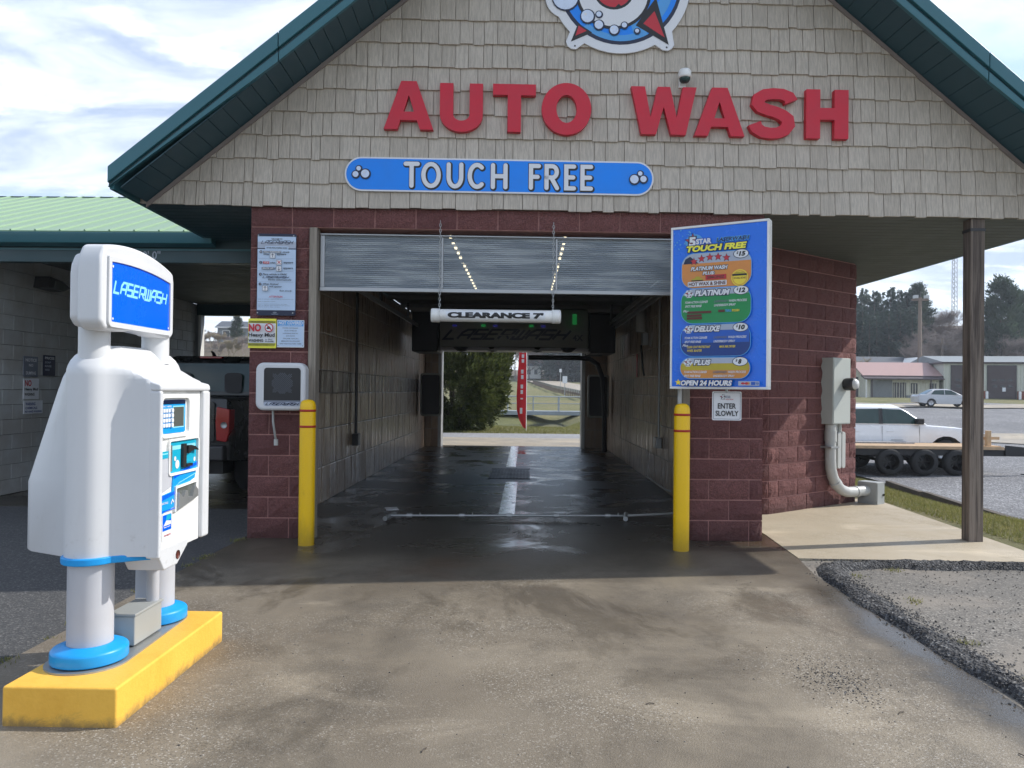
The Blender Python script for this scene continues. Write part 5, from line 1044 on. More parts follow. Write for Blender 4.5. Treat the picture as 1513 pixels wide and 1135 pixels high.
MB().box(-12, -2.73, 9.165, 9.179, 3.14, 3.165, 'roof_green').build('beam_trim', LB)
mb = MB(); vs, fs = font_mesh("10' 0''", .01); a_ = np.array(vs); k_ = .26/(a_[:, 0].max()-a_[:, 0].min()); mb.add([(-4.77+p[0]*k_, 9.177, 3.04+p[1]*k_*1.1) for p in vs], fs, 'print_silver'); mb.build('lettering', LB)
mb = MB(); y = 9.31
while y < 16: mb.box(-7.0, -2.73, y, y+.19, 3.24, 3.255, 'soffit_board'); y += .2
mb.box(-12.0, -2.73, 9.31, 16.0, 3.262, 3.28, 'dark_metal'); mb.build('ceiling', LB)
MB().box(-7.0, -2.73, 15.95, 16.1, 3.0, 3.24, 'roof_green_dark').build('rear_beam', LB)
wallb = MB().box(-7.2, -7.02, 9.2, 16.1, 0, 3.24, 'white_mortar').build('block_wall', LB)
course(wallb, frame((-7.0, 9.2, 0), (0, 1, 0), (0, 0, 1)), 0, 6.9, 0, 3.24, 16, 0, .406, [CMU], 'block', .03, .006)
MB().box(-7.0, -6.93, 15.9, 16.05, 0, 3.0, 'siding_grey').build('jamb', LB); MB().box(-6.929, -6.88, 15.88, 16.06, 0, 3.0, 'house_white').build('jamb', LB)
LBM = frame((-6.985, 0, 0), (0, 1, 0), (0, 0, 1))
t = thing('wall_light', 'dark wedge shaped floodlight high on the white block bay wall', 'light', (-6.9, 10.8, 2.85)); MB(LBM).prism([(10.58, 2.86), (10.62, 3.03), (10.92, 3.0), (11.12, 2.92), (10.95, 2.85)], -.22, 0, 'dark_metal', 'y').build('housing', t, bevel=.01); MB(LBM).prism([(10.70, 2.865), (10.74, 2.98), (10.95, 2.955), (11.06, 2.915), (10.92, 2.858)], -.228, -.222, 'screen_grey', 'y').build('lens', t)
t = thing('flood_light', 'dark floodlight under the bay ceiling beside the red block pier', 'light', (-3.6, 10.2, 2.9)); MB().box(-3.72, -3.46, 10.1, 10.3, 2.84, 3.02, 'dark_metal').build('housing', t, bevel=.015); MB().box(-3.62, -3.56, 10.17, 10.23, 3.02, 3.24, 'dark_metal').build('stem', t); MB().box(-3.70, -3.48, 10.09, 10.099, 2.86, 3.0, 'screen_grey').build('lens', t)
def poster(name, lab, y0, y1, z0, z1, bg_, lines, head=None):
    t = thing(name, lab, 'sign', (-6.98, (y0+y1)/2, z0)); MB(LBM).box(y0, y1, -.012, -.002, z0, z1, bg_).build('panel', t); mb = MB(); P_ = Panel(mb, LBM @ Matrix.Translation((0, -.012, 0)))
    if head: P_.rect(y0+.01, y1-.01, z1-.09, z1-.015, head)
    for s_, a, c, z, h, m_ in lines: P_.text(s_, y0+a*(y1-y0), y0+c*(y1-y0), z0+z*(z1-z0), z0+(z+h)*(z1-z0), m_, .03)
    mb.build('lettering', t)
poster('notice_poster', 'dark grey notice poster at the top of the three on the white block wall', 10.40, 10.70, 1.60, 1.885, 'print_grey', [('NOTICE', .1, .9, .74, .16, 'sign_white'), ('NO', .35, .65, .5, .13, 'sign_white'), ('DUMPING', .15, .85, .1, .16, 'sign_white')])
poster('warning_poster', 'white NO Heavy Mud poster in the middle of the three on the block wall', 10.40, 10.73, 1.285, 1.575, 'label_paper', [('NO', .08, .5, .62, .3, 'print_red'), ('Heavy Mud', .06, .94, .38, .17, 'black_print'), ('WASHING', .06, .7, .16, .14, 'black_print')])
poster('hours_poster', 'white notice with purple lettering, lowest of the three on the block wall', 10.41, 10.82, 1.08, 1.265, 'label_paper', [('WARNING', .08, .6, .62, .24, 'print_deep_blue'), ('CHEMICALS', .08, .7, .34, .18, 'print_deep_blue'), ('NO HAND WASHING', .06, .94, .08, .16, 'print_deep_blue')])
poster('list_poster', 'small framed price list poster right of the notice posters behind the kiosk', 10.83, 11.10, 1.62, 1.92, 'navy', [('PRICES', .1, .9, .8, .12, 'sign_white'), ('SOAP', .1, .6, .6, .1, 'print_silver'), ('RINSE', .1, .65, .42, .1, 'print_silver'), ('WAX', .1, .5, .24, .1, 'print_silver')])

# ------------------------------------------------------------------ vehicles (local: x forward, y left, z up)
def wheel(parent, M, x, y, r=.39, wd=.27, rimmat='rim_black', name='wheel'):
    sg = 1 if y > 0 else -1; c = (x, y, r)
    T_ = MB(M).lathe([(r*.62, -wd/2), (r*.90, -wd/2), (r, -wd/2+.05), (r, wd/2-.05), (r*.90, wd/2), (r*.62, wd/2)], c, 'tyre', 'y', 28).build(name, parent)
    mb = MB(M); mb.lathe([(r*.62, sg*wd*.5), (r*.58, sg*wd*.38), (r*.2, sg*wd*.30), (0, sg*wd*.30)], c, rimmat, 'y', 24)
    for k in range(6):
        a = k*math.pi/3; d = Vector((math.cos(a), 0, math.sin(a))); p0 = Vector(c)+Vector((0, sg*wd*.34, 0)); mb.tube([p0+d*r*.12, p0+d*r*.56], r*.07, rimmat, 6)
    mb.lathe([(r*.16, sg*wd*.30), (r*.14, sg*wd*.42), (0, sg*wd*.43)], c, 'metal_grey', 'y', 12); mb.build('rim', T_); return T_
def pickup(lab, M, rz, loc, paint, dark=False):
    V = thing('pickup_truck', lab, 'pickup truck', loc, rz); M = W[V.name] @ M
    def archpts(cx_, r, n=10): return [(cx_+r*math.cos(R(a)), .46+r*math.sin(R(a))) for a in np.linspace(178, 2, n)]
    low = [(-2.92, .55), (-2.35, .50)]+archpts(-1.72, .545)+[(-1.05, .45), (1.30, .42)]+archpts(1.95, .545)+[(2.58, .48), (2.90, .55), (2.96, .85), (2.90, 1.10), (2.70, 1.20), (2.2, 1.28), (1.35, 1.335), (1.2, 1.34), (-1.32, 1.34), (-1.34, 1.33), (-2.90, 1.33), (-2.95, 1.2)]
    rings = [[(x, y, (z if z < 1.0 else z-d)) for x, z in low] for y, d in ((-.98, .10), (-.955, .02), (-.90, 0), (.90, 0), (.955, .02), (.98, .10))]
    ys_ = [-.98, -.94, .94, .98]
    def wob(y, z): return y*(1-.05*max(0, (z-.95)/.4)**2-.04*max(0, (.75-z)/.3))
    rings = [[(x*(.992 if abs(y) > .95 else 1), wob(y, z), z-(.03 if abs(y) > .95 and z > 1.2 else 0)) for x, z in low] for y in ys_]
    n_ = len(low); vs = [p for r_ in rings for p in r_]; fs = [(i*n_+k, i*n_+(k+1) % n_, (i+1)*n_+(k+1) % n_, (i+1)*n_+k) for i in range(3) for k in range(n_)]
    mb = MB(M); mb.add(vs, fs, paint, False)
    for i in (0, 3):
        tri = tessellate_polygon([[Vector((p[0], p[2], 0)) for p in rings[i]]]); mb.add(rings[i], [tuple(t_) for t_ in tri], paint)
    mb.build('body', V, weld=True, bevel=.03, seg=2)
    zb, zt = 1.325, 1.955
    def yy(z): return .938-(z-zb)*.31
    def xr(z): return -1.33+(z-zb)*.12
    def xf(z): return 1.42-(z-zb)*1.42
    cr = [[(xr(z), -yy(z), z), (xf(z), -yy(z), z), (xf(z), yy(z), z), (xr(z), yy(z), z)] for z in (zb, zb+.45)]
    cr += [[(xr(1.88), -yy(1.86), 1.88), (xf(1.88)-.05, -yy(1.86), 1.88), (xf(1.88)-.05, yy(1.86), 1.88), (xr(1.88), yy(1.86), 1.88)], [(-1.15, -.60, zt), (.42, -.60, zt), (.42, .60, zt), (-1.15, .60, zt)]]
    MB(M).loft(cr, paint, smooth=False).build('cab', V, bevel=.05, seg=3, weld=True)
    for s_ in (-1, 1):
        for nm, pts in (('window', [(.02, 1.37), (1.22, 1.37), (.78, 1.72), (.62, 1.80), (.06, 1.82)]), ('window', [(-.10, 1.37), (-1.12, 1.37), (-1.06, 1.80), (-.06, 1.82)])):
            w_ = MB(M).add([(x, s_*(yy(z)+.012), z) for x, z in pts], [tuple(range(len(pts)))], 'car_glass').build('window', V)
        MB(M).add([(x, s_*(yy(z)+.0105), z) for x, z in ((-.10, 1.36), (.02, 1.36), (.06, 1.83), (-.06, 1.83))], [(0, 1, 2, 3)], 'plastic_black').build('pillar', V)
        for x in (.12, -.95): MB(M).box(x, x+.22, s_*.955, s_*.985, 1.12, 1.155, paint if not dark else 'plastic_black').build('door_handle', V, bevel=.008)
        for x in (1.12, -.02, -1.12): MB(M).box(x-.004, x+.004, s_*.972, s_*.9815, .52, 1.30, 'plastic_black').build('door_gap', V)
        m_ = MB(M).box(.98, 1.18, s_*.93, s_*1.16, 1.36, 1.54, 'plastic_black').build('side_mirror', V, bevel=.03)
        MB(M).box(.25, .62, s_*.98, s_*.984, .86, .885, 'metal_grey').build('badge', V)
        MB(M).box(2.72, 2.955, s_*.62, s_*.93, .93, 1.10, 'lamp_clear').build('headlight', V, bevel=.02)
        tl_ = MB(M).prism([(s_*a, c) for a, c in ((.80, .80), (.93, .78), (.965, .90), (.972, 1.20), (.80, 1.235), (.785, 1.05))], -2.985, -2.80, 'tail_red', 'x').build('tail_light', V, bevel=.015)
        MB(M).lathe([(.042, -2.994), (.035, -2.987), (0, -2.987)], (0, s_*.90, 1.0), 'metal_grey', 'x', 14).build('reverse_lamp', tl_)
        for xx in (-1.72, 1.95): wheel(V, M, xx, s_*.83, .445, .28, 'rim_silver' if not dark else 'rim_black')
    MB(M).add([(xf(z)+.012-(.05 if z > 1.85 else 0), sy*(yy(z)-.08), z) for sy, z in ((-1, 1.38), (1, 1.38), (1, 1.84), (-1, 1.84))], [(0, 1, 2, 3)], 'car_glass').build('windshield', V)
    MB(M).add([(xr(z)-.012, sy*(yy(z)-.09), z) for sy, z in ((-1, 1.42), (1, 1.42), (1, 1.84), (-1, 1.84))], [(0, 3, 2, 1)], 'car_glass').build('rear_window', V)
    for yv in (-.38, .38): MB(M).prism(rrect(yv-.13, yv+.13, 1.40, 1.70, .06), -1.36, -1.352, 'seat_grey', 'x').build('seat', V)
    MB(M).box(-1.28, -1.20, -.17, .17, 1.915, 1.95, 'tail_red').build('brake_light', V, bevel=.01)
    MB(M).tube([(-1.0, .05, 1.95), (-1.05, .05, 2.0), (-1.12, .05, 2.03)], [.03, .025, .012], 'plastic_black', 8).build('antenna', V)
    MB(M).prism(rrect(-.77, .77, .78, 1.30, .04), -2.965, -2.94, paint, 'x').build('tailgate', V, bevel=.01); MB(M).box(-2.985, -2.962, -.12, .12, 1.1, 1.17, 'plastic_black').build('tailgate_handle', V)
    MB(M).box(-3.05, -2.80, -.92, .92, .54, .74, 'metal_grey' if not dark else 'dark_metal').build('rear_bumper', V, bevel=.03)
    MB(M).box(2.80, 3.02, -.94, .94, .50, .76, 'plastic_black').build('front_bumper', V, bevel=.04); MB(M).box(2.93, 2.975, -.58, .58, .80, 1.12, 'plastic_black').build('grille', V, bevel=.02)
    MB(M).box(-2.5, 2.5, -.7, .7, .32, .55, 'steel_black').build('chassis', V)
    MB(M).box(-2.86, -1.42, -.84, .84, 1.331, 1.338, 'plastic_black').build('bed_cover', V)
    return V
pickup('dark pickup truck with red tail lights parked in the self-serve bay', I4, math.pi/2, (-4.75, 12.6, -.004), 'car_dark', True)
pickup('white crew cab pickup truck parked behind the flatbed trailer', Matrix.Scale(1.03, 4), 0, (11.3, 25.2, -.86), 'car_white')
def sedan(lab, loc, rz, paint):
    V = thing('sedan_car', lab, 'car', loc, rz); M = W[V.name]
    def archpts(cx_, r, n=9): return [(cx_+r*math.cos(R(a)), .31+r*math.sin(R(a))) for a in np.linspace(178, 2, n)]
    low = [(-2.25, .35), (-1.8, .25)]+archpts(-1.32, .36)+[(-.9, .22), (.95, .22)]+archpts(1.36, .36)+[(1.8, .25), (2.22, .32), (2.28, .55), (2.15, .70), (1.2, .90), (.95, .93), (-1.55, .98), (-2.15, .97), (-2.28, .80)]
    rings = [[(x*(.97 if abs(y) > .8 else 1), y*(1-.06*max(0, (z-.6)/.4)), z-(.03 if abs(y) > .8 and z > .8 else 0)) for x, z in low] for y in (-.88, -.78, .78, .88)]
    n_ = len(low); vs = [p for r_ in rings for p in r_]; mb = MB(M); mb.add(vs, [(i*n_+k, i*n_+(k+1) % n_, (i+1)*n_+(k+1) % n_, (i+1)*n_+k) for i in range(3) for k in range(n_)], paint)
    for i in (0, 3): mb.add(rings[i], [tuple(t_) for t_ in tessellate_polygon([[Vector((p[0], p[2], 0)) for p in rings[i]]])], paint)
    mb.build('body', V, weld=True, bevel=.03)
    def yy(z): return .80-(z-.93)*.42
    cr = [[(-1.75, -.80, .95), (1.10, -.80, .93), (1.10, .80, .93), (-1.75, .80, .95)], [(-1.05, -yy(1.35), 1.36), (.30, -yy(1.35), 1.36), (.30, yy(1.35), 1.36), (-1.05, yy(1.35), 1.36)], [(-.75, -.5, 1.44), (.05, -.5, 1.44), (.05, .5, 1.44), (-.75, .5, 1.44)]]
    MB(M).loft(cr, paint, smooth=False).build('cab', V, bevel=.06, seg=3, weld=True)
    for s_ in (-1, 1):
        for pts in ([(-.22, .98), (.85, .98), (.28, 1.32), (-.20, 1.35)], [(-.28, .98), (-1.30, 1.0), (-.98, 1.32), (-.26, 1.35)]): MB(M).add([(x, s_*(yy(z)+.012), z) for x, z in pts], [(0, 1, 2, 3)], 'car_glass').build('window', V)
        for xx in (-1.32, 1.36): wheel(V, M, xx, s_*.76, .32, .2, 'rim_silver')
        MB(M).box(-2.25, -2.0, s_*.58, s_*.80, .72, .86, 'tail_red').build('tail_light', V, bevel=.02)
        MB(M).box(.55, .75, s_*.84, s_*.98, .93, 1.03, paint).build('side_mirror', V, bevel=.02)
    MB(M).add([(-1.72, -.66, .99), (-1.72, .66, .99), (-1.08, .52, 1.36), (-1.08, -.52, 1.36)], [(0, 3, 2, 1)], 'car_glass').build('rear_window', V)
    MB(M).add([(1.06, -.66, .97), (1.06, .66, .97), (.36, .52, 1.36), (.36, -.52, 1.36)], [(0, 1, 2, 3)], 'car_glass').build('windshield', V)
    return V
zl = lambda x, y, d=.05: float(zg(x, y))+d
sedan('silver sedan parked on the apron in front of the metal garage', (34.1, 62.5, zl(34.1, 62.5, .13)), R(-6), 'car_silver')
# flatbed trailer
tx, ty, tz = 11.6, 22.4, -.88
t = thing('flatbed_trailer', 'black three axle flatbed trailer with a wooden deck on the gravel lot', 'trailer', (tx, ty, tz)); ty0, ty1 = ty, ty+2.2
for k in range(13): MB().box(8.0, 13.9, ty0+k*.165, ty0+k*.165+.155, tz+.80, tz+.84, 'deck_wood').build('deck_board', t)
MB().box(8.0, 13.95, ty0-.05, ty0-.003, tz+.77, tz+.855, 'deck_wood').build('edge_board', t)
for y in (ty0+.02, ty1-.15): MB().box(7.9, 14.6, y, y+.1, tz+.58, tz+.76, 'steel_black').build('frame_rail', t)
mb = MB()
for k in range(8): mb.box(8.1+k*.8, 8.18+k*.8, ty0+.12, ty1-.15, tz+.64, tz+.74, 'steel_black')
mb.build('cross_member', t)
for k, x in enumerate((10.66, 11.66, 12.60)):
    for y in (ty0+.02, ty1-.05): wheel(t, Matrix.Translation((0, 0, tz)), x, (y if True else y), .385, .26)
    MB().tube([(x, ty0+.1, tz+.385), (x, ty1-.1, tz+.385)], .05, 'steel_black', 8).build('axle', t)
MB().box(8.05, 8.75, ty0-.045, ty0-.002, tz+.66, tz+.74, 'tail_red').build('side_light', t)
MB().prism([(14.0, tz+.6), (14.9, tz+.6), (14.9, tz+.82), (14.0, tz+.9)], ty0-.04, ty0-.0, 'steel_black', 'y').build('front_rail', t)
for y in (ty0+.05, ty1-.1): MB().tube([(14.5, y, tz+.66), (16.2, ty+1.05, tz+.62)], .06, 'steel_black', 8).build('tongue_beam', t)
MB().tube([(14.62, ty0-.03, tz+.92), (14.62, ty0-.03, tz+.08)], .035, 'steel_black', 8).build('jack', t); MB().box(14.5, 14.74, ty0-.14, ty0+.08, tz+.05, tz+.075, 'steel_black').build('jack_foot', t)
t = thing('timber_offcut', 'pale timber cross piece standing on the front of the trailer deck', 'timber', (13.62, ty0+.2, tz+.84)); MB().box(13.56, 13.68, ty0+.12, ty0+.24, tz+.84, tz+1.32, 'pale_timber').build('upright', t, bevel=.008); MB().box(13.25, 14.0, ty0+.26, ty0+.30, tz+1.05, tz+1.13, 'pale_timber').build('cross_piece', t); MB().box(13.42, 13.95, ty0+.1, ty0+.5, tz+.841, tz+.87, 'pale_timber').build('base', t)
t = thing('plastic_bucket', 'translucent pale bucket behind the timber piece on the trailer deck', 'bucket', (13.7, ty0+.55, tz+.84)); MB().lathe([(0, 0), (.14, 0), (.17, .36), (.18, .37), (.16, .37), (.13, .03)], (13.72, ty0+.55, tz+.841), 'label_paper').build('pail', t)
for k in range(5):
    y0 = (13.3, 15.6, 18.0, 10.6, 8.2)[k]; y1 = y0+2.2; x0, x1 = float(kerb_x(y0)), float(kerb_x(y1)); d_ = Vector((x1-x0, y1-y0, 0)); Mk = frame((x0, y0, min(zl(x0, y0, 0), zl(x1, y1, 0))), d_, (0, 0, 1))
    tag(MB(Mk).box(0, d_.length, -.07, .07, -.03, .16, 'edge_timber').build('edging_timber', bevel=.01), ('dark timber edging beam on the grass edge, right of the timber post', 'dark timber edging beam on the grass edge, behind the timber post', 'dark timber edging beam nearest the trailer wheels', 'dark timber edging beam at the right picture edge', 'dark timber edging beam beyond the right picture edge')[k], 'timber edging', 'timber edging beams along the gravel lot')

# ------------------------------------------------------------------ far buildings on the right
def opening(parent, M, name, x0, x1, z0, z1, mat, fr='house_white', panes=None, fw=.08, d=.04):
    o_ = MB(M).box(x0, x1, -d*.5, .02, z0, z1, mat).build(name, parent)
    if fr:
        f = MB(M); f.box(x0-fw, x1+fw, -d, .01, z1, z1+fw, fr); f.box(x0-fw, x0, -d, .01, z0, z1, fr); f.box(x1, x1+fw, -d, .01, z0, z1, fr); f.build('frame', o_)
    for (a, c, e, g) in panes or []: MB(M).box(a, c, -d*.5-.01, -d*.5-.001, e, g, 'window_dark').build('pane', o_)
    return o_
def ribbed_wall(M, x0, x1, z0, z1, mat, th=.3, pitch=.3):
    mb = MB(M); pts = []; x = x0
    while x < x1-.01: pts += [(x, 0), (min(x+pitch*.62, x1), 0), (min(x+pitch*.72, x1), -.04), (min(x+pitch*.9, x1), -.04)]; x += pitch
    pts += [(x1, 0), (x1, th), (x0, th)]; mb.prism(pts, z0, z1, mat, 'z'); return mb
GZ = .62
GM = frame((48.0, 88, GZ), (1, -.16, 0), (0, 0, 1)); g = thing('metal_garage', 'pale ribbed metal garage with brown overhead doors and a brick base beyond the gravel lot', 'building', (48, 88, GZ))
ribbed_wall(GM, 0, 40, 0, 4.45, 'siding_sage', 12).build('wall', g); MB(GM).box(-.3, 40.3, -.35, 12.4, 4.46, 4.62, 'door_brown').build('eave_trim', g); MB(GM).prism([(-.5, 4.63), (12.6, 4.63), (6, 5.6)], -.3, 40.3, 'siding_grey', 'x').build('roof', g)
MB(GM).box(3.85, 4.45, -.12, -.045, 0, 1.35, 'brick_far').build('brick_base', g); MB(GM).box(7.65, 12.8, -.12, -.045, 0, 1.35, 'brick_far').build('brick_base', g)
for x0 in (.8, 4.6, 13.0):
    opening(g, GM @ Matrix.Translation((0, -.05, 0)), 'overhead_door', x0, x0+2.9, .05, 4.2, 'door_brown', 'dark_metal', [(x0+.45+i*.8, x0+.95+i*.8, z, z+.28) for i in range(3) for z in (1.75, 2.45)])
MB(GM).box(6.1, 6.45, -.09, -.075, 1.3, 1.75, 'label_paper').build('door_notice', g)
for x in (4.3, 7.7): tag(MB(GM).lathe([(.14, 0), (.14, 1.25), (.1, 1.32), (0, 1.33)], (x, -.6, 0), 'white_paint', n=12).build('bollard'), 'white bollard beside the brown overhead door of the metal garage', 'bollard', 'white bollards at the garage doors')
t = thing('park_bench', 'dark bench against the brick base of the metal garage', 'bench', GM @ Vector((9.6, -.7, 0))); MB(GM).box(8.8, 10.4, -.9, -.45, .42, .48, 'plastic_black').build('seat', t); MB(GM).box(8.8, 10.4, -.46, -.40, .55, .95, 'plastic_black').build('backrest', t)
for x in (8.9, 10.2): MB(GM).box(x, x+.1, -.85, -.45, 0, .419, 'plastic_black').build('leg', t)
def gable_house(name, lab, M, L, D_, H_, rh, wall, roof, over=.3, trim='house_white', rib=False):
    t = thing(name, lab, 'building' if name != 'house' else 'house', M @ Vector((L/2, 0, 0)))
    (ribbed_wall(M, 0, L, 0, H_, wall, D_) if rib else MB(M).box(0, L, 0, D_, 0, H_, wall)).build('wall', t)
    for x in (0.0, L-.12): MB(M).prism([(0, H_+.001), (D_, H_+.001), (D_/2, H_+rh)], x, x+.12, wall, 'x').build('gable', t)
    for a, c in ((-over, D_/2), (D_+over, D_/2)):
        k = rh/(D_/2); za = H_-over*k+.05; MB(M).prism([(a, za), (c, H_+rh+.05), (c, H_+rh+.2), (a, za+.14)], -over, L+over, roof, 'x').build('roof', t)
    MB(M).box(-over, L+over, -over-.06, -over, H_-over*rh/(D_/2)+.0, H_-over*rh/(D_/2)+.2, trim).build('fascia', t); return t
SM = frame((39.5, 89, GZ), (1, -.05, 0), (0, 0, 1)); SH = gable_house('workshop', 'long cream workshop with a pink metal roof left of the metal garage', SM, 8.3, 7, 3.0, 1.5, 'siding_cream', 'roof_pink', .4, 'door_brown', True)
for k in range(1): opening(SH, SM, 'door', 3.2, 4.5, .05, 2.15, 'door_brown', 'dark_metal', [(3.35, 3.7, .3, 1.9), (3.95, 4.3, .3, 1.9)])
for x in (5.2, 7.3): opening(SH, SM, 'window', x, x+.6, .95, 2.1, 'window_dark', 'dark_metal', None, .06)
MB(SM).box(.6, 3.0, -.10, -.045, .05, 2.5, 'stone_grey').build('stone_panel', SH); MB(SM).box(4.6, 8.2, -.10, -.045, .05, .75, 'stone_grey').build('stone_base', SH)
MB(SM).prism([(-1.1, 2.55), (0, 2.95), (0, 3.08), (-1.1, 2.68)], -.5, 8.4, 'door_brown', 'x').build('porch_roof', SH)
for x in (-.3, .35, 6.9): MB(SM).box(x, x+.12, -1.0, -.88, 0, 2.58, 'door_brown' if x > .3 else 'house_white').build('porch_post', SH)
CM2 = frame((37.4, 91.5, GZ), (.92, -.39, 0), (0, 0, 1)); CS = thing('garage_wing', 'small cream gabled garage with a tall brown door beside the workshop', 'building', CM2 @ Vector((1.2, 0, 0)))
MB(CM2).prism([(0, 0), (2.5, 0), (2.5, 3.3), (1.25, 4.3), (0, 3.3)], 0, 5, 'siding_cream', 'y').build('wall', CS)
for pts in ([(-.2, 3.2), (1.25, 4.36), (1.25, 4.5), (-.2, 3.34)], [(2.7, 3.2), (1.25, 4.36), (1.25, 4.5), (2.7, 3.34)]): MB(CM2).prism(pts, -.25, 5.2, 'roof_pink', 'y').build('roof', CS)
opening(CS, CM2, 'garage_door', .45, 2.1, .05, 2.8, 'door_brown', 'dark_metal'); MB(CM2).box(1.25, 1.45, -.06, -.03, 1.3, 1.75, 'label_paper').build('door_notice', CS)
HM2 = frame((38.6, 99, GZ+.2), (1, 0, 0), (0, 0, 1)); HH = gable_house('house', 'grey two storey house with a slate roof and white windows behind the workshop', HM2, 14.5, 8, 3.6, 1.9, 'siding_grey', 'roof_slate')
for x, z in ((.5, 2.1), (1.6, 2.1), (.5, .5)): opening(HH, HM2, 'window', x, x+.7, z, z+1.2, 'window_dark', 'house_white')
for x0 in (9.8,): MB(HM2).prism([(x0, 3.55), (x0+4.6, 3.55), (x0+2.3, 5.3)], -.9, 4, 'siding_grey', 'y').build('dormer', HH); [MB(HM2).prism(p_, -1.1, 4, 'house_white', 'y').build('dormer_trim', HH) for p_ in ([(x0-.3, 3.4), (x0+2.3, 5.32), (x0+2.3, 5.5), (x0-.3, 3.58)], [(x0+4.9, 3.4), (x0+2.3, 5.32), (x0+2.3, 5.5), (x0+4.9, 3.58)])]
HM3 = frame((52, 112, 3.0), (1, 0, 0), (0, 0, 1)); gable_house('house', 'house with a mint green metal roof on the wooded slope', HM3, 6, 7, 2.3, 1.6, 'house_white', 'roof_mint')
t = thing('light_pole', 'tall wooden light pole with a floodlight platform rising behind the workshop', 'light pole', (44.3, 86.5+9, GZ)); px_, py_ = 49.1, 95.5
MB().tube([(px_, py_, GZ), (px_, py_, 13.6)], [.28, .20], 'pole_wood', 10).build('pole', t); MB().box(px_-1.0, px_+1.0, py_-.2, py_+.2, 13.2, 13.45, 'pole_wood').build('platform', t)
for x in (-.85, .5): MB().box(px_+x, px_+x+.4, py_-.5, py_+.1, 13.46, 13.85, 'galvanised').build('flood_light', t)
MB().tube([(px_, py_, 13.6), (px_, py_, 14.2)], .07, 'dark_metal', 6).build('finial', t)
t = thing('radio_mast', 'slim steel lattice radio mast rising above the bare trees', 'mast', (89.5, 160, 12)); mx, my = 89.4, 160.0
for k in range(3):
    a = k*2*math.pi/3; MB().tube([(mx+.62*math.cos(a), my+.62*math.sin(a), 10), (mx+.5*math.cos(a), my+.5*math.sin(a), 36)], .07, 'galvanised', 5).build('mast_leg', t)
mb = MB()
for i in range(26):
    for k in range(3):
        a, c = k*2*math.pi/3, (k+1)*2*math.pi/3; mb.tube([(mx+.58*math.cos(a), my+.58*math.sin(a), 10+i), (mx+.58*math.cos(c), my+.58*math.sin(c), 11+i)], .04, 'galvanised', 4); mb.tube([(mx+.58*math.cos(a), my+.58*math.sin(a), 10+i), (mx+.58*math.cos(c), my+.58*math.sin(c), 10+i)], .04, 'galvanised', 4)
mb.build('lattice', t); MB().tube([(mx-3.2, my, 30.2), (mx+1.0, my, 30.6)], .07, 'galvanised', 5).build('antenna_arm', t)
for x in (-3.0, -.9): MB().tube([(mx+x, my, 29.7), (mx+x, my, 30.9)], .06, 'galvanised', 5).build('antenna', t)
t = thing('utility_pole', 'utility pole with a single crossarm in front of the bare trees', 'utility pole', (56.5, 104, 1.5)); MB().tube([(56.5, 104, .8), (56.5, 104, 9.2)], .14, 'pole_wood', 8).build('pole', t); MB().box(55.2, 57.9, 103.9, 104.1, 8.3, 8.5, 'pole_wood').build('crossarm', t)

# ------------------------------------------------------------------ behind the bay: flag, footbridge, guardrail, signs
t = thing('feather_flag', 'tall red feather flag with white lettering on the grass behind the bay', 'flag', (-.10, 28.05, zl(-.1, 28, 0))); fz = zl(-.1, 28, 0)
MB().tube([(.02, 28.05, fz-.1), (.02, 28.05, 2.6), (-.04, 28.05, 3.6), (-.16, 28.05, 4.1), (-.30, 28.05, 4.2)], [.018, .016, .012, .01, .008], 'white_paint', 8).build('pole', t)
L_ = [(.0, .06), (-.10, .12), (-.24, .40), (-.33, .75), (-.34, 1.3), (-.30, 2.2), (-.25, 3.0), (-.24, 3.6), (-.28, 4.1)]; Rr = [(.005, .06), (.005, .12), (.008, .40), (.008, .75), (.01, 1.3), (.01, 2.2), (-.0, 3.0), (-.04, 3.6), (-.18, 4.05)]
vs = []; 
for (x0, z0), (x1, z1) in zip(L_, Rr):
    for k in range(7): u = k/6; vs.append((x0+(x1-x0)*u, 28.03+.035*math.sin(u*5+z0*2)*(1-u)+.0, fz+z0+(z1-z0)*u))
mb = MB(); mb.add(vs+[(x, y+.006, z) for x, y, z in vs], [(i*7+k, i*7+k+1, (i+1)*7+k+1, (i+1)*7+k) for i in range(8) for k in range(6)]+[(63+i*7+k, 63+(i+1)*7+k, 63+(i+1)*7+k+1, 63+i*7+k+1) for i in range(8) for k in range(6)], 'flag_red', True); mb.build('banner', t)
for z0, z1, x in ((.62, .92, -.17), (1.15, 1.22, -.15), (1.35, 1.75, -.15), (1.9, 2.3, -.14), (2.5, 3.4, -.12)):
    n_ = max(1, int((z1-z0)/.16)); 
    for i in range(n_): MB().box(x-.045, x+.045, 27.955, 27.963, fz+z0+i*(z1-z0)/n_, fz+z0+(i+.72)*(z1-z0)/n_, 'sign_white').build('letter_mark', t)
t = thing('footbridge', 'grey footbridge with pipe railings over the creek behind the bay', 'bridge', (.5, 50, -.1)); mb = MB().box(-5, 3.9, 49.9, 51.5, -.14, .13, 'bridge_grey'); mb.build('deck', t, bevel=.02)
for y in (49.95, 51.45):
    MB().tube([(-5, y, 1.08), (3.85, y, 1.08)], .035, 'bridge_grey', 8).build('handrail', t); MB().tube([(-5, y, .62), (3.85, y, .62)], .016, 'bridge_grey', 6).build('mid_rail', t)
    for x in (-4.7, -3, -1.2, .5, 2.2, 3.8): MB().tube([(x, y, .1), (x, y, 1.09)], .035, 'bridge_grey', 8).build('rail_post', t)
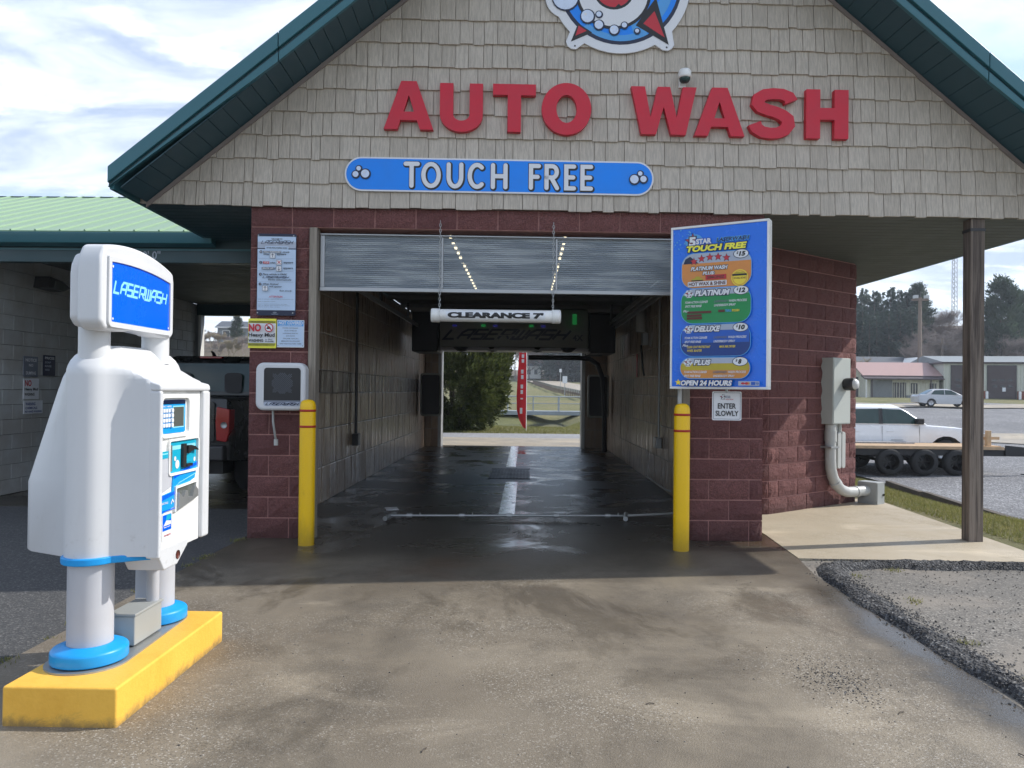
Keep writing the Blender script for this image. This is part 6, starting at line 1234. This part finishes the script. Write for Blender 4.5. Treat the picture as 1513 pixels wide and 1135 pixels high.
MB().box(3.55, 3.85, 49.7, 49.9, .2, .75, 'steel_black').build('end_panel', t); MB().box(3.5, 3.7, 50, 51.4, -.6, -.15, 'steel_black').build('abutment', t); MB().box(-4.9, -4.6, 50, 51.4, -.9, -.15, 'steel_black').build('abutment', t)
t = thing('guardrail', 'long steel guardrail with closely spaced posts along the highway', 'guardrail', (5.3, 70, .6)); gp = [Vector((10.5, 61.5)), Vector((5.4, 70)), Vector((3.4, 98)), Vector((1.3, 148))]; pts = []
for a, c in zip(gp[:-1], gp[1:]): k = int((c-a).length/1.4); pts += [a.lerp(c, i/k) for i in range(k)]
mb = MB(); n_ = len(pts); vs = []
for p_ in pts: z = road_z(p_.x, p_.y)-.12; vs += [(p_.x, p_.y-.04, z+.42), (p_.x, p_.y-.09, z+.52), (p_.x, p_.y-.04, z+.58), (p_.x, p_.y-.09, z+.64), (p_.x, p_.y-.04, z+.74)]
mb.add(vs, [(i*5+k, i*5+k+1, (i+1)*5+k+1, (i+1)*5+k) for i in range(n_-1) for k in range(4)], 'galvanised'); mb.build('rail', t)
for p_ in pts: z = road_z(p_.x, p_.y)-.12; MB().box(p_.x-.06, p_.x+.06, p_.y-.03, p_.y+.09, z-.4, z+.7, 'pole_wood').build('post', t)
def road_sign(x, y, h, w_, hh, lab):
    z = road_z(x, y)-.1; t = thing('road_sign', lab, 'road sign', (x, y, z), 0); MB().box(x-.04, x+.04, y, y+.08, z-.3, z+h, 'galvanised').build('post', t); MB().prism(rrect(x-w_/2, x+w_/2, z+h-hh, z+h, .05), y-.04, y-.005, 'label_paper', 'y').build('plate', t)
road_sign(4.1, 80, 2.0, .5, .75, 'white rectangular road sign beyond the guardrail'); road_sign(5.0, 110, 2.8, .35, .5, 'small distant road sign left of the white rectangular sign')
HM4 = frame((-.6, 185, 4.4), (1, 0, 0), (0, 0, 1)); hw = gable_house('house', 'distant white house at the end of the highway', HM4, 4.2, 6, 3, 2.2, 'house_white', 'roof_slate'); opening(hw, HM4, 'window', .8, 1.7, 1, 2.2, 'window_dark'); opening(hw, HM4, 'window', 2.6, 3.4, 1, 2.2, 'window_dark')
# hill house seen through the left bay
HM5 = frame((-46, 112, zl(-42, 112, .1)), (1, .1, 0), (0, 0, 1)); hb = gable_house('house', 'long grey house on the hillside seen through the self-serve bay', HM5, 7.5, 6, 2.2, 1.0, 'siding_grey', 'roof_slate')
for x in (.8, 2.6, 4.8): opening(hb, HM5, 'window', x, x+.9, .7, 1.7, 'window_dark')
opening(hb, HM5, 'door', 6.1, 6.9, .05, 1.9, 'house_white')

# ------------------------------------------------------------------ trees and plants
def quads_mesh(name, P, Nn, size, mat, up=None, asp=1.6, hang=0.):
    n = len(P); P = np.asarray(P); a = rng.normal(size=(n, 3)); a[:, 2] -= hang; a /= np.linalg.norm(a, axis=1)[:, None]
    if up is not None: a = a*.5+np.asarray(up); a /= np.linalg.norm(a, axis=1)[:, None]
    b_ = np.cross(a, rng.normal(size=(n, 3))); b_ /= np.linalg.norm(b_, axis=1)[:, None]; s_ = (size*rng.uniform(.6, 1.4, n))[:, None]
    v = np.stack([P-b_*s_*.5, P+a*s_*asp*.5-b_*s_*.1, P+a*s_*asp, P+a*s_*asp*.5+b_*s_*.5], 1).reshape(-1, 3)
    me = bpy.data.meshes.new(name); me.vertices.add(4*n); me.vertices.foreach_set('co', v.ravel()); me.loops.add(4*n); me.loops.foreach_set('vertex_index', np.arange(4*n)); me.polygons.add(n); me.polygons.foreach_set('loop_start', np.arange(0, 4*n, 4)); me.polygons.foreach_set('loop_total', np.full(n, 4)); me.update(); me.validate(); me.materials.append(MATS[mat]); return me
def fir_crown(seed, n=2600, h=10, r=2.4, sparse=.0, mat='fir_leaf'):
    g = np.random.default_rng(seed); pts = []; up = []
    nb = 95
    for i in range(nb):
        t_ = (i+g.random())/nb; z = h*(.10+.90*t_); L_ = r*(1-t_)**.85*(.65+.5*g.random())+.12; a = g.uniform(0, 2*math.pi)
        if g.random() < sparse: continue
        k = int(n/nb*(.4+1.2*(1-t_))); u = g.random(k)**.6; d = np.array([math.cos(a), math.sin(a), 0])
        p = d[None]*(u*L_)[:, None]; p[:, 2] = z-.22*L_*u**1.5+.1*g.normal(size=k); p += g.normal(size=(k, 3))*.10*L_*(.3+u)[:, None]; pts.append(p); up.append(np.repeat([[d[0], d[1], -.15]], k, 0))
    return quads_mesh('crown', np.concatenate(pts), None, np.full(sum(map(len, pts)), .30), mat, np.concatenate(up), 1.9)
def pine_crown(seed, h=13, n=9000):
    g = np.random.default_rng(seed); pts = []; up = []
    for i in range(80):
        t_ = .28+.72*(i+g.random())/80; L_ = (3.6*(1-t_)**.6+.5)*(.45+.75*g.random()); a = g.uniform(0, 2*math.pi); d = np.array([math.cos(a), math.sin(a), 0]); k = int(n/80)
        u = .35+.65*g.random(k); p = d[None]*(u*L_)[:, None]; p[:, 2] = h*t_+.35*L_*u+.18*g.normal(size=k); p += g.normal(size=(k, 3))*.28; pts.append(p); up.append(np.repeat([[d[0]*.6, d[1]*.6, .7]], k, 0))
    return quads_mesh('crown', np.concatenate(pts), None, np.full(sum(map(len, pts)), .26), 'pine_leaf', np.concatenate(up), 1.9)
def bare_tree(seed, h=9, mat='twig', depth=6, spread=.6):
    g = random.Random(seed); mb = MB()
    def br(p, d, L_, r, k):
        q = p+d*L_; mb.tube([p, p.lerp(q, .5)+Vector((g.uniform(-1, 1), g.uniform(-1, 1), g.uniform(-.3, .6)))*L_*.06, q], [r, r*.85, r*.7], mat, 3 if k < depth-1 else 5, False)
        if k == 0: return
        for _ in range(3 if k > 1 else 4):
            dd = (d+Vector((g.uniform(-1, 1), g.uniform(-1, 1), g.uniform(-.35, .75)))*spread*(1.2 if k < 3 else 1)).normalized(); br(p.lerp(q, g.uniform(.45, 1)), dd, L_*g.uniform(.6, .85), max(r*.6, .010), k-1)
    br(Vector((0, 0, 0)), Vector((0, 0, 1)), h*.28, h*.013, depth-1)
    ends = [Vector(v) for v in mb.v[-3000:]]; ends = [v for v in (Vector(x) for x in mb.v) if v.z > h*.3]
    for _ in range(5200):                            # fine twigs
        p = g.choice(ends); d = Vector((g.uniform(-1, 1), g.uniform(-1, 1), g.uniform(-.2, 1))).normalized(); q = p+d*g.uniform(.25, .75); s_ = d.orthogonal().normalized()*.011
        mb.v += [tuple(p-s_), tuple(p+s_), tuple(q)]; n0 = len(mb.v); mb.f.append((n0-3, n0-2, n0-1)); mb.mi.append(0); mb.sm.append(False)
    return mb.mesh('branches')
FIR = [fir_crown(i, 3400 if i < 2 else 2800, 10, 2.5, .1) for i in range(4)]; PINE = [pine_crown(11), pine_crown(12)]
BARE = [bare_tree(21, 9, 'twig', 6), bare_tree(22, 9, 'twig', 6, .7), bare_tree(23, 8, 'twig_pale', 6, .75)]
tr = MB().tube([(0, 0, -1), (0, 0, 5), (0, 0, 9.6)], [.22, .15, .03], 'bark', 7); TRUNK = tr.mesh('trunk')
def put_tree(name, lab, crown, x, y, sc, grp, trunk=True, part='crown', sxy=1.):
    z = zl(x, y, 0)-.1; t = thing(name, lab, 'tree', (x, y, z), random.uniform(0, 6.28), grp)
    for me_, nm in ((crown, part),)+(((TRUNK, 'trunk'),) if trunk else ()):
        o_ = bpy.data.objects.new(nm, me_); COL.objects.link(o_); o_.parent = t; o_.scale = (sc*sxy, sc*sxy, sc*(1.3 if nm == 'trunk' and name == 'pine_tree' else 1))
    return t
def ray_xy(u, Y): return (u-777)/1120*Y
# conifer stand beyond the workshop
GR = 'dark conifers standing in a wood on the slope'
for i, u in enumerate(np.linspace(1236, 1352, 21)):
    for row in range(2):
        Yt = 118+row*12+random.uniform(-4, 4); uu = u+random.uniform(-4, 4)+row*3
        put_tree('conifer_tree', ('dark conifer in the front row of the stand ' if row == 0 else 'dark conifer in the back row of the stand ')+('nearest the red wall' if u < 1282 else 'between red wall and light pole' if u < 1325 else 'beside the light pole'), FIR[random.randrange(4)], ray_xy(uu, Yt), Yt, random.uniform(.76, .98)*(1 if row == 0 else 1.1), GR, True, 'crown', .85)
for u, Yt, sc in ((1470, 104, 1.10), (1505, 108, .95), (1531, 110, 1.0), (1350, 128, .85)): put_tree('pine_tree', {1470: 'largest broad pine with an open crown above the metal garage', 1505: 'pine at the far right edge behind the metal garage', 1531: 'pine beyond the right edge behind the metal garage', 1350: 'thin topped pine beside the dark conifer stand'}[u], PINE[u % 2], ray_xy(u, Yt), Yt, sc, None)
GB = 'bare leafless trees on the wooded slope'
for i in range(58):
    u = 1340+i*3.5+random.uniform(-3, 3); Yt = random.choice((102, 108, 114, 120, 128)); put_tree('bare_tree', 'bare grey brown leafless tree on the slope, '+('between the light pole and the timber post' if u < 1415 else 'hidden partly by the timber post' if u < 1450 else 'below the broad pines' if u < 1513 else 'beyond the right picture edge'), BARE[random.randrange(2)], ray_xy(u, Yt), Yt, random.uniform(.75, 1.15), GB, False, 'branches')
for i, (u, Yt, sc) in enumerate(((1268, 100, .72), (1283, 102, .75), (1299, 104, .70))): put_tree('shrub_tree', 'pale rounded leafless tree behind the grey two storey house', BARE[2], ray_xy(u, Yt), Yt, sc, 'pale leafless trees behind the grey house', False, 'branches', 1.15)
# behind the bay
for i in range(16):
    u = 800+i*6+random.uniform(-4, 4); Yt = random.uniform(175, 205); put_tree('conifer_tree', 'tall dark conifer beyond the highway seen through the bay', FIR[random.randrange(4)], ray_xy(u, Yt)+2, Yt, random.uniform(1.5, 2.1), 'tall dark conifers beyond the highway', True, 'crown', 1.1)
for i in range(9):
    u = 745+i*9+random.uniform(-4, 4); Yt = random.uniform(178, 195); put_tree('bare_tree', 'bare leafless tree beyond the highway seen through the bay', BARE[random.randrange(2)], ray_xy(u, Yt), Yt, random.uniform(1.2, 1.6), 'bare leafless trees beyond the highway', False, 'branches')
# hill through the left bay
for i in range(22):
    u = 285+i*4.6+random.uniform(-3, 3); Yt = random.choice((92, 100, 106, 118, 124)); put_tree('bare_tree', 'small bare tree on the hillside seen through the self-serve bay', BARE[random.randrange(3)], ray_xy(u, Yt), Yt, random.uniform(.28, .5), 'small bare trees on the left hillside', False, 'branches')
put_tree('pine_tree', 'dark young pine in front of the hillside house', PINE[0], ray_xy(346, 104), 104, .34, None)
# evergreen bush beside the exit
g_ = np.random.default_rng(5); t = thing('evergreen_bush', 'large dense dark green evergreen bush behind the bay exit', 'bush', (-2.3, 27.9, 0))
cl = g_.normal(size=(760, 3)); cl /= np.linalg.norm(cl, axis=1)[:, None]; rad = (.45+.55*g_.random(760)**.5)[:, None]; cl = cl*rad*np.array([1.95, 1.9, 2.55])+np.array([-2.6, 27.9, 2.2]); cl = cl[cl[:, 2] > .05]
k_ = 84; P0 = np.repeat(cl, k_, 0); off = g_.normal(size=P0.shape)*.115; P0 = P0+off; ctr = np.array([-2.6, 27.9, 1.4]); up_ = P0-ctr; up_ /= np.linalg.norm(up_, axis=1)[:, None]; up_[:, 2] += .35; keep = P0[:, 2] > .03; P0, up_ = P0[keep], up_[keep]
o_ = bpy.data.objects.new('foliage', quads_mesh('foliage', P0, None, np.full(len(P0), .085), 'bush_leaf', up_, 2.2)); COL.objects.link(o_); o_.parent = t; o_.matrix_parent_inverse = W[t.name].inverted()
mb = MB()
for k in range(7): a = k*.9; mb.tube([(-2.6, 27.9, -.05), (-2.6+.5*math.cos(a), 27.9+.5*math.sin(a), 1.2), (-2.6+1.1*math.cos(a), 27.9+1.1*math.sin(a), 2.9)], [.08, .05, .02], 'bark', 6)
mb.build('trunk', t)
# grass and weeds
def blades(name, X, Y, hmin, hmax, wd, mat='grass_blade', zf=None):
    n = len(X); Z = (zf or (lambda x, y: zg(x, y)))(X, Y)-.01; a = rng.uniform(0, 2*math.pi, n); h = rng.uniform(hmin, hmax, n); ln = rng.normal(size=(n, 2))*.45*h[:, None]; w_ = wd*rng.uniform(.6, 1.3, n)
    v = np.stack([np.stack([X-np.cos(a)*w_, Y-np.sin(a)*w_, Z], -1), np.stack([X+np.cos(a)*w_, Y+np.sin(a)*w_, Z], -1), np.stack([X+ln[:, 0], Y+ln[:, 1], Z+h], -1)], 1).reshape(-1, 3)
    me = bpy.data.meshes.new(name); me.vertices.add(3*n); me.vertices.foreach_set('co', v.ravel()); me.loops.add(3*n); me.loops.foreach_set('vertex_index', np.arange(3*n)); me.polygons.add(n); me.polygons.foreach_set('loop_start', np.arange(0, 3*n, 3)); me.polygons.foreach_set('loop_total', np.full(n, 3)); me.update(); me.validate(); me.materials.append(MATS[mat])
    o_ = bpy.data.objects.new(name, me); COL.objects.link(o_); o_['kind'] = 'stuff'; return o_
n = 110000; Yg = rng.uniform(6.9, 26, n); Xg = 4.75+rng.random(n)*(kerb_x(Yg)-4.75-.05); k_ = ~((Xg < 4.95) & (Yg < 10.8)); tag(blades('grass', Xg[k_], Yg[k_], .03, .075, .006), 'short patchy lawn grass beside the concrete pad', 'grass')
n = 60000; Yg = rng.uniform(26.2, 46, n); Xg = rng.uniform(-6, 8, n); tag(blades('grass', Xg, Yg, .04, .10, .012), 'grass behind the back lane running down to the creek', 'grass')
n = 2600; Yw_ = rng.uniform(3.4, 7.4, n); Xw_ = -2.77+rng.normal(size=n)*.035; dens = np.sin(Yw_*7)+np.sin(Yw_*17.3+1) > .35; tag(blades('weeds', Xw_[dens], Yw_[dens], .010, .040, .004, zf=lambda x, y: 0*x+.0), 'small weeds growing in the joint left of the driveway', 'weeds')
cw = [(2.72, 6.25), (2.80, 5.5), (2.66, 4.6), (2.7, 4.0), (2.85, 3.6), (2.66, 3.3), (3.1, 6.45)]; XX = np.concatenate([x+rng.normal(size=45)*.035 for x, y in cw]); YY = np.concatenate([y+rng.normal(size=45)*.035 for x, y in cw]); tag(blades('weeds', XX, YY, .008, .032, .004, zf=lambda x, y: 0*x+.005), 'scattered weed tufts along the inner side of the asphalt berm', 'weeds')
def stones(name, X, Y, smin, smax, z, mat, lab):
    base = np.array([(0,0,1),(1,0,0),(0,1,0),(-1,0,0),(0,-1,0),(0,0,-1)], float); f = np.array([(0,1,2),(0,2,3),(0,3,4),(0,4,1),(5,2,1),(5,3,2),(5,4,3),(5,1,4)]); n = len(X); s_ = rng.uniform(smin, smax, n)
    v = base[None]*s_[:, None, None]*rng.uniform(.6, 1.3, (n, 6, 1))*np.array([1, 1, .6]); th = rng.uniform(0, 6.28, n); c, q = np.cos(th), np.sin(th); v = np.stack([v[..., 0]*c[:, None]-v[..., 1]*q[:, None], v[..., 0]*q[:, None]+v[..., 1]*c[:, None], v[..., 2]], -1); v += np.stack([X, Y, np.broadcast_to(z, X.shape)], -1)[:, None]
    me = bpy.data.meshes.new(name); me.from_pydata(v.reshape(-1, 3).tolist(), [], (f[None]+6*np.arange(n)[:, None, None]).reshape(-1, 3).tolist()); me.materials.append(MATS[mat]); o_ = bpy.data.objects.new(name, me); COL.objects.link(o_); o_['kind'] = 'stuff'; return tag(o_, lab, 'gravel')
n = 3600; u = rng.random(n); Xs = 2.50+rng.normal(size=n)*.10; Ys = rng.uniform(2.6, 6.3, n); k2 = rng.random(n) < .42; Ys = np.where(k2, 6.60+rng.normal(size=n)*.09, Ys); Xs = np.where(k2, rng.uniform(2.5, 4.9, n), Xs)
stones('gravel', Xs, Ys, .003, .010, .045*np.exp(-((np.where(k2, (Ys-6.6), (Xs-2.48)))/.11)**2), 'asphalt_berm', 'loose dark gravel on the asphalt berm beside the driveway')
n = 2600; stones('gravel', rng.uniform(2.4, 6.5, n), rng.uniform(2.8, 6.6, n), .003, .010, -.004, 'dirt_gravel', 'loose small stones on the dirt lot right of the berm')
n = 500; Xs = np.concatenate([1.62+rng.normal(size=n)*.10, rng.uniform(-1.6, 2.2, 220)]); Ys = np.concatenate([3.95+rng.normal(size=n)*.16, rng.uniform(2.4, 6, 220)]); stones('gravel', Xs, Ys, .002, .006, .005, 'asphalt_berm', 'scattered dark grit on the wet driveway')
for x, y, a in ((1.75, 3.55, .6), (2.05, 3.15, 1.9), (.6, 3.6, .2), (1.35, 3.0, -.7), (-.4, 3.1, 1.2), (1.95, 2.75, 2.6)):
    tag(MB(Matrix.Translation((x, y, .008)) @ Matrix.Rotation(a, 4, 'Z')).tube([(-.02, 0, 0), (0, .004, .003), (.022, 0, 0)], .0025, 'bark', 5).build('twig'), 'tiny dark twig lying on the driveway', 'twig', 'tiny twigs lying on the driveway')
t_ = MB(Matrix.Translation((-1.65, 9.3, .006)) @ Matrix.Rotation(.3, 4, 'Z')); t_.box(-.06, .09, -.1, .1, 0, .008, 'label_paper'); tag(t_.build('paper_scrap'), 'pale flat scrap lying on the wet bay floor near the left wall', 'litter')
# distant air: one closed box round the whole scene
b = NB('haze_air'); b.t.nodes.remove(b.b); pv = b.n('ShaderNodeVolumePrincipled'); pv.inputs['Density'].default_value = .00065; pv.inputs['Color'].default_value = (.86, .92, 1, 1)
b.l(pv.outputs[0], b.t.nodes['Material Output'].inputs['Volume'])
MB().box(-170, 270, -48, 340, -4, 42, 'haze_air').build('haze', kind='stuff')
S.cycles.use_denoising = True
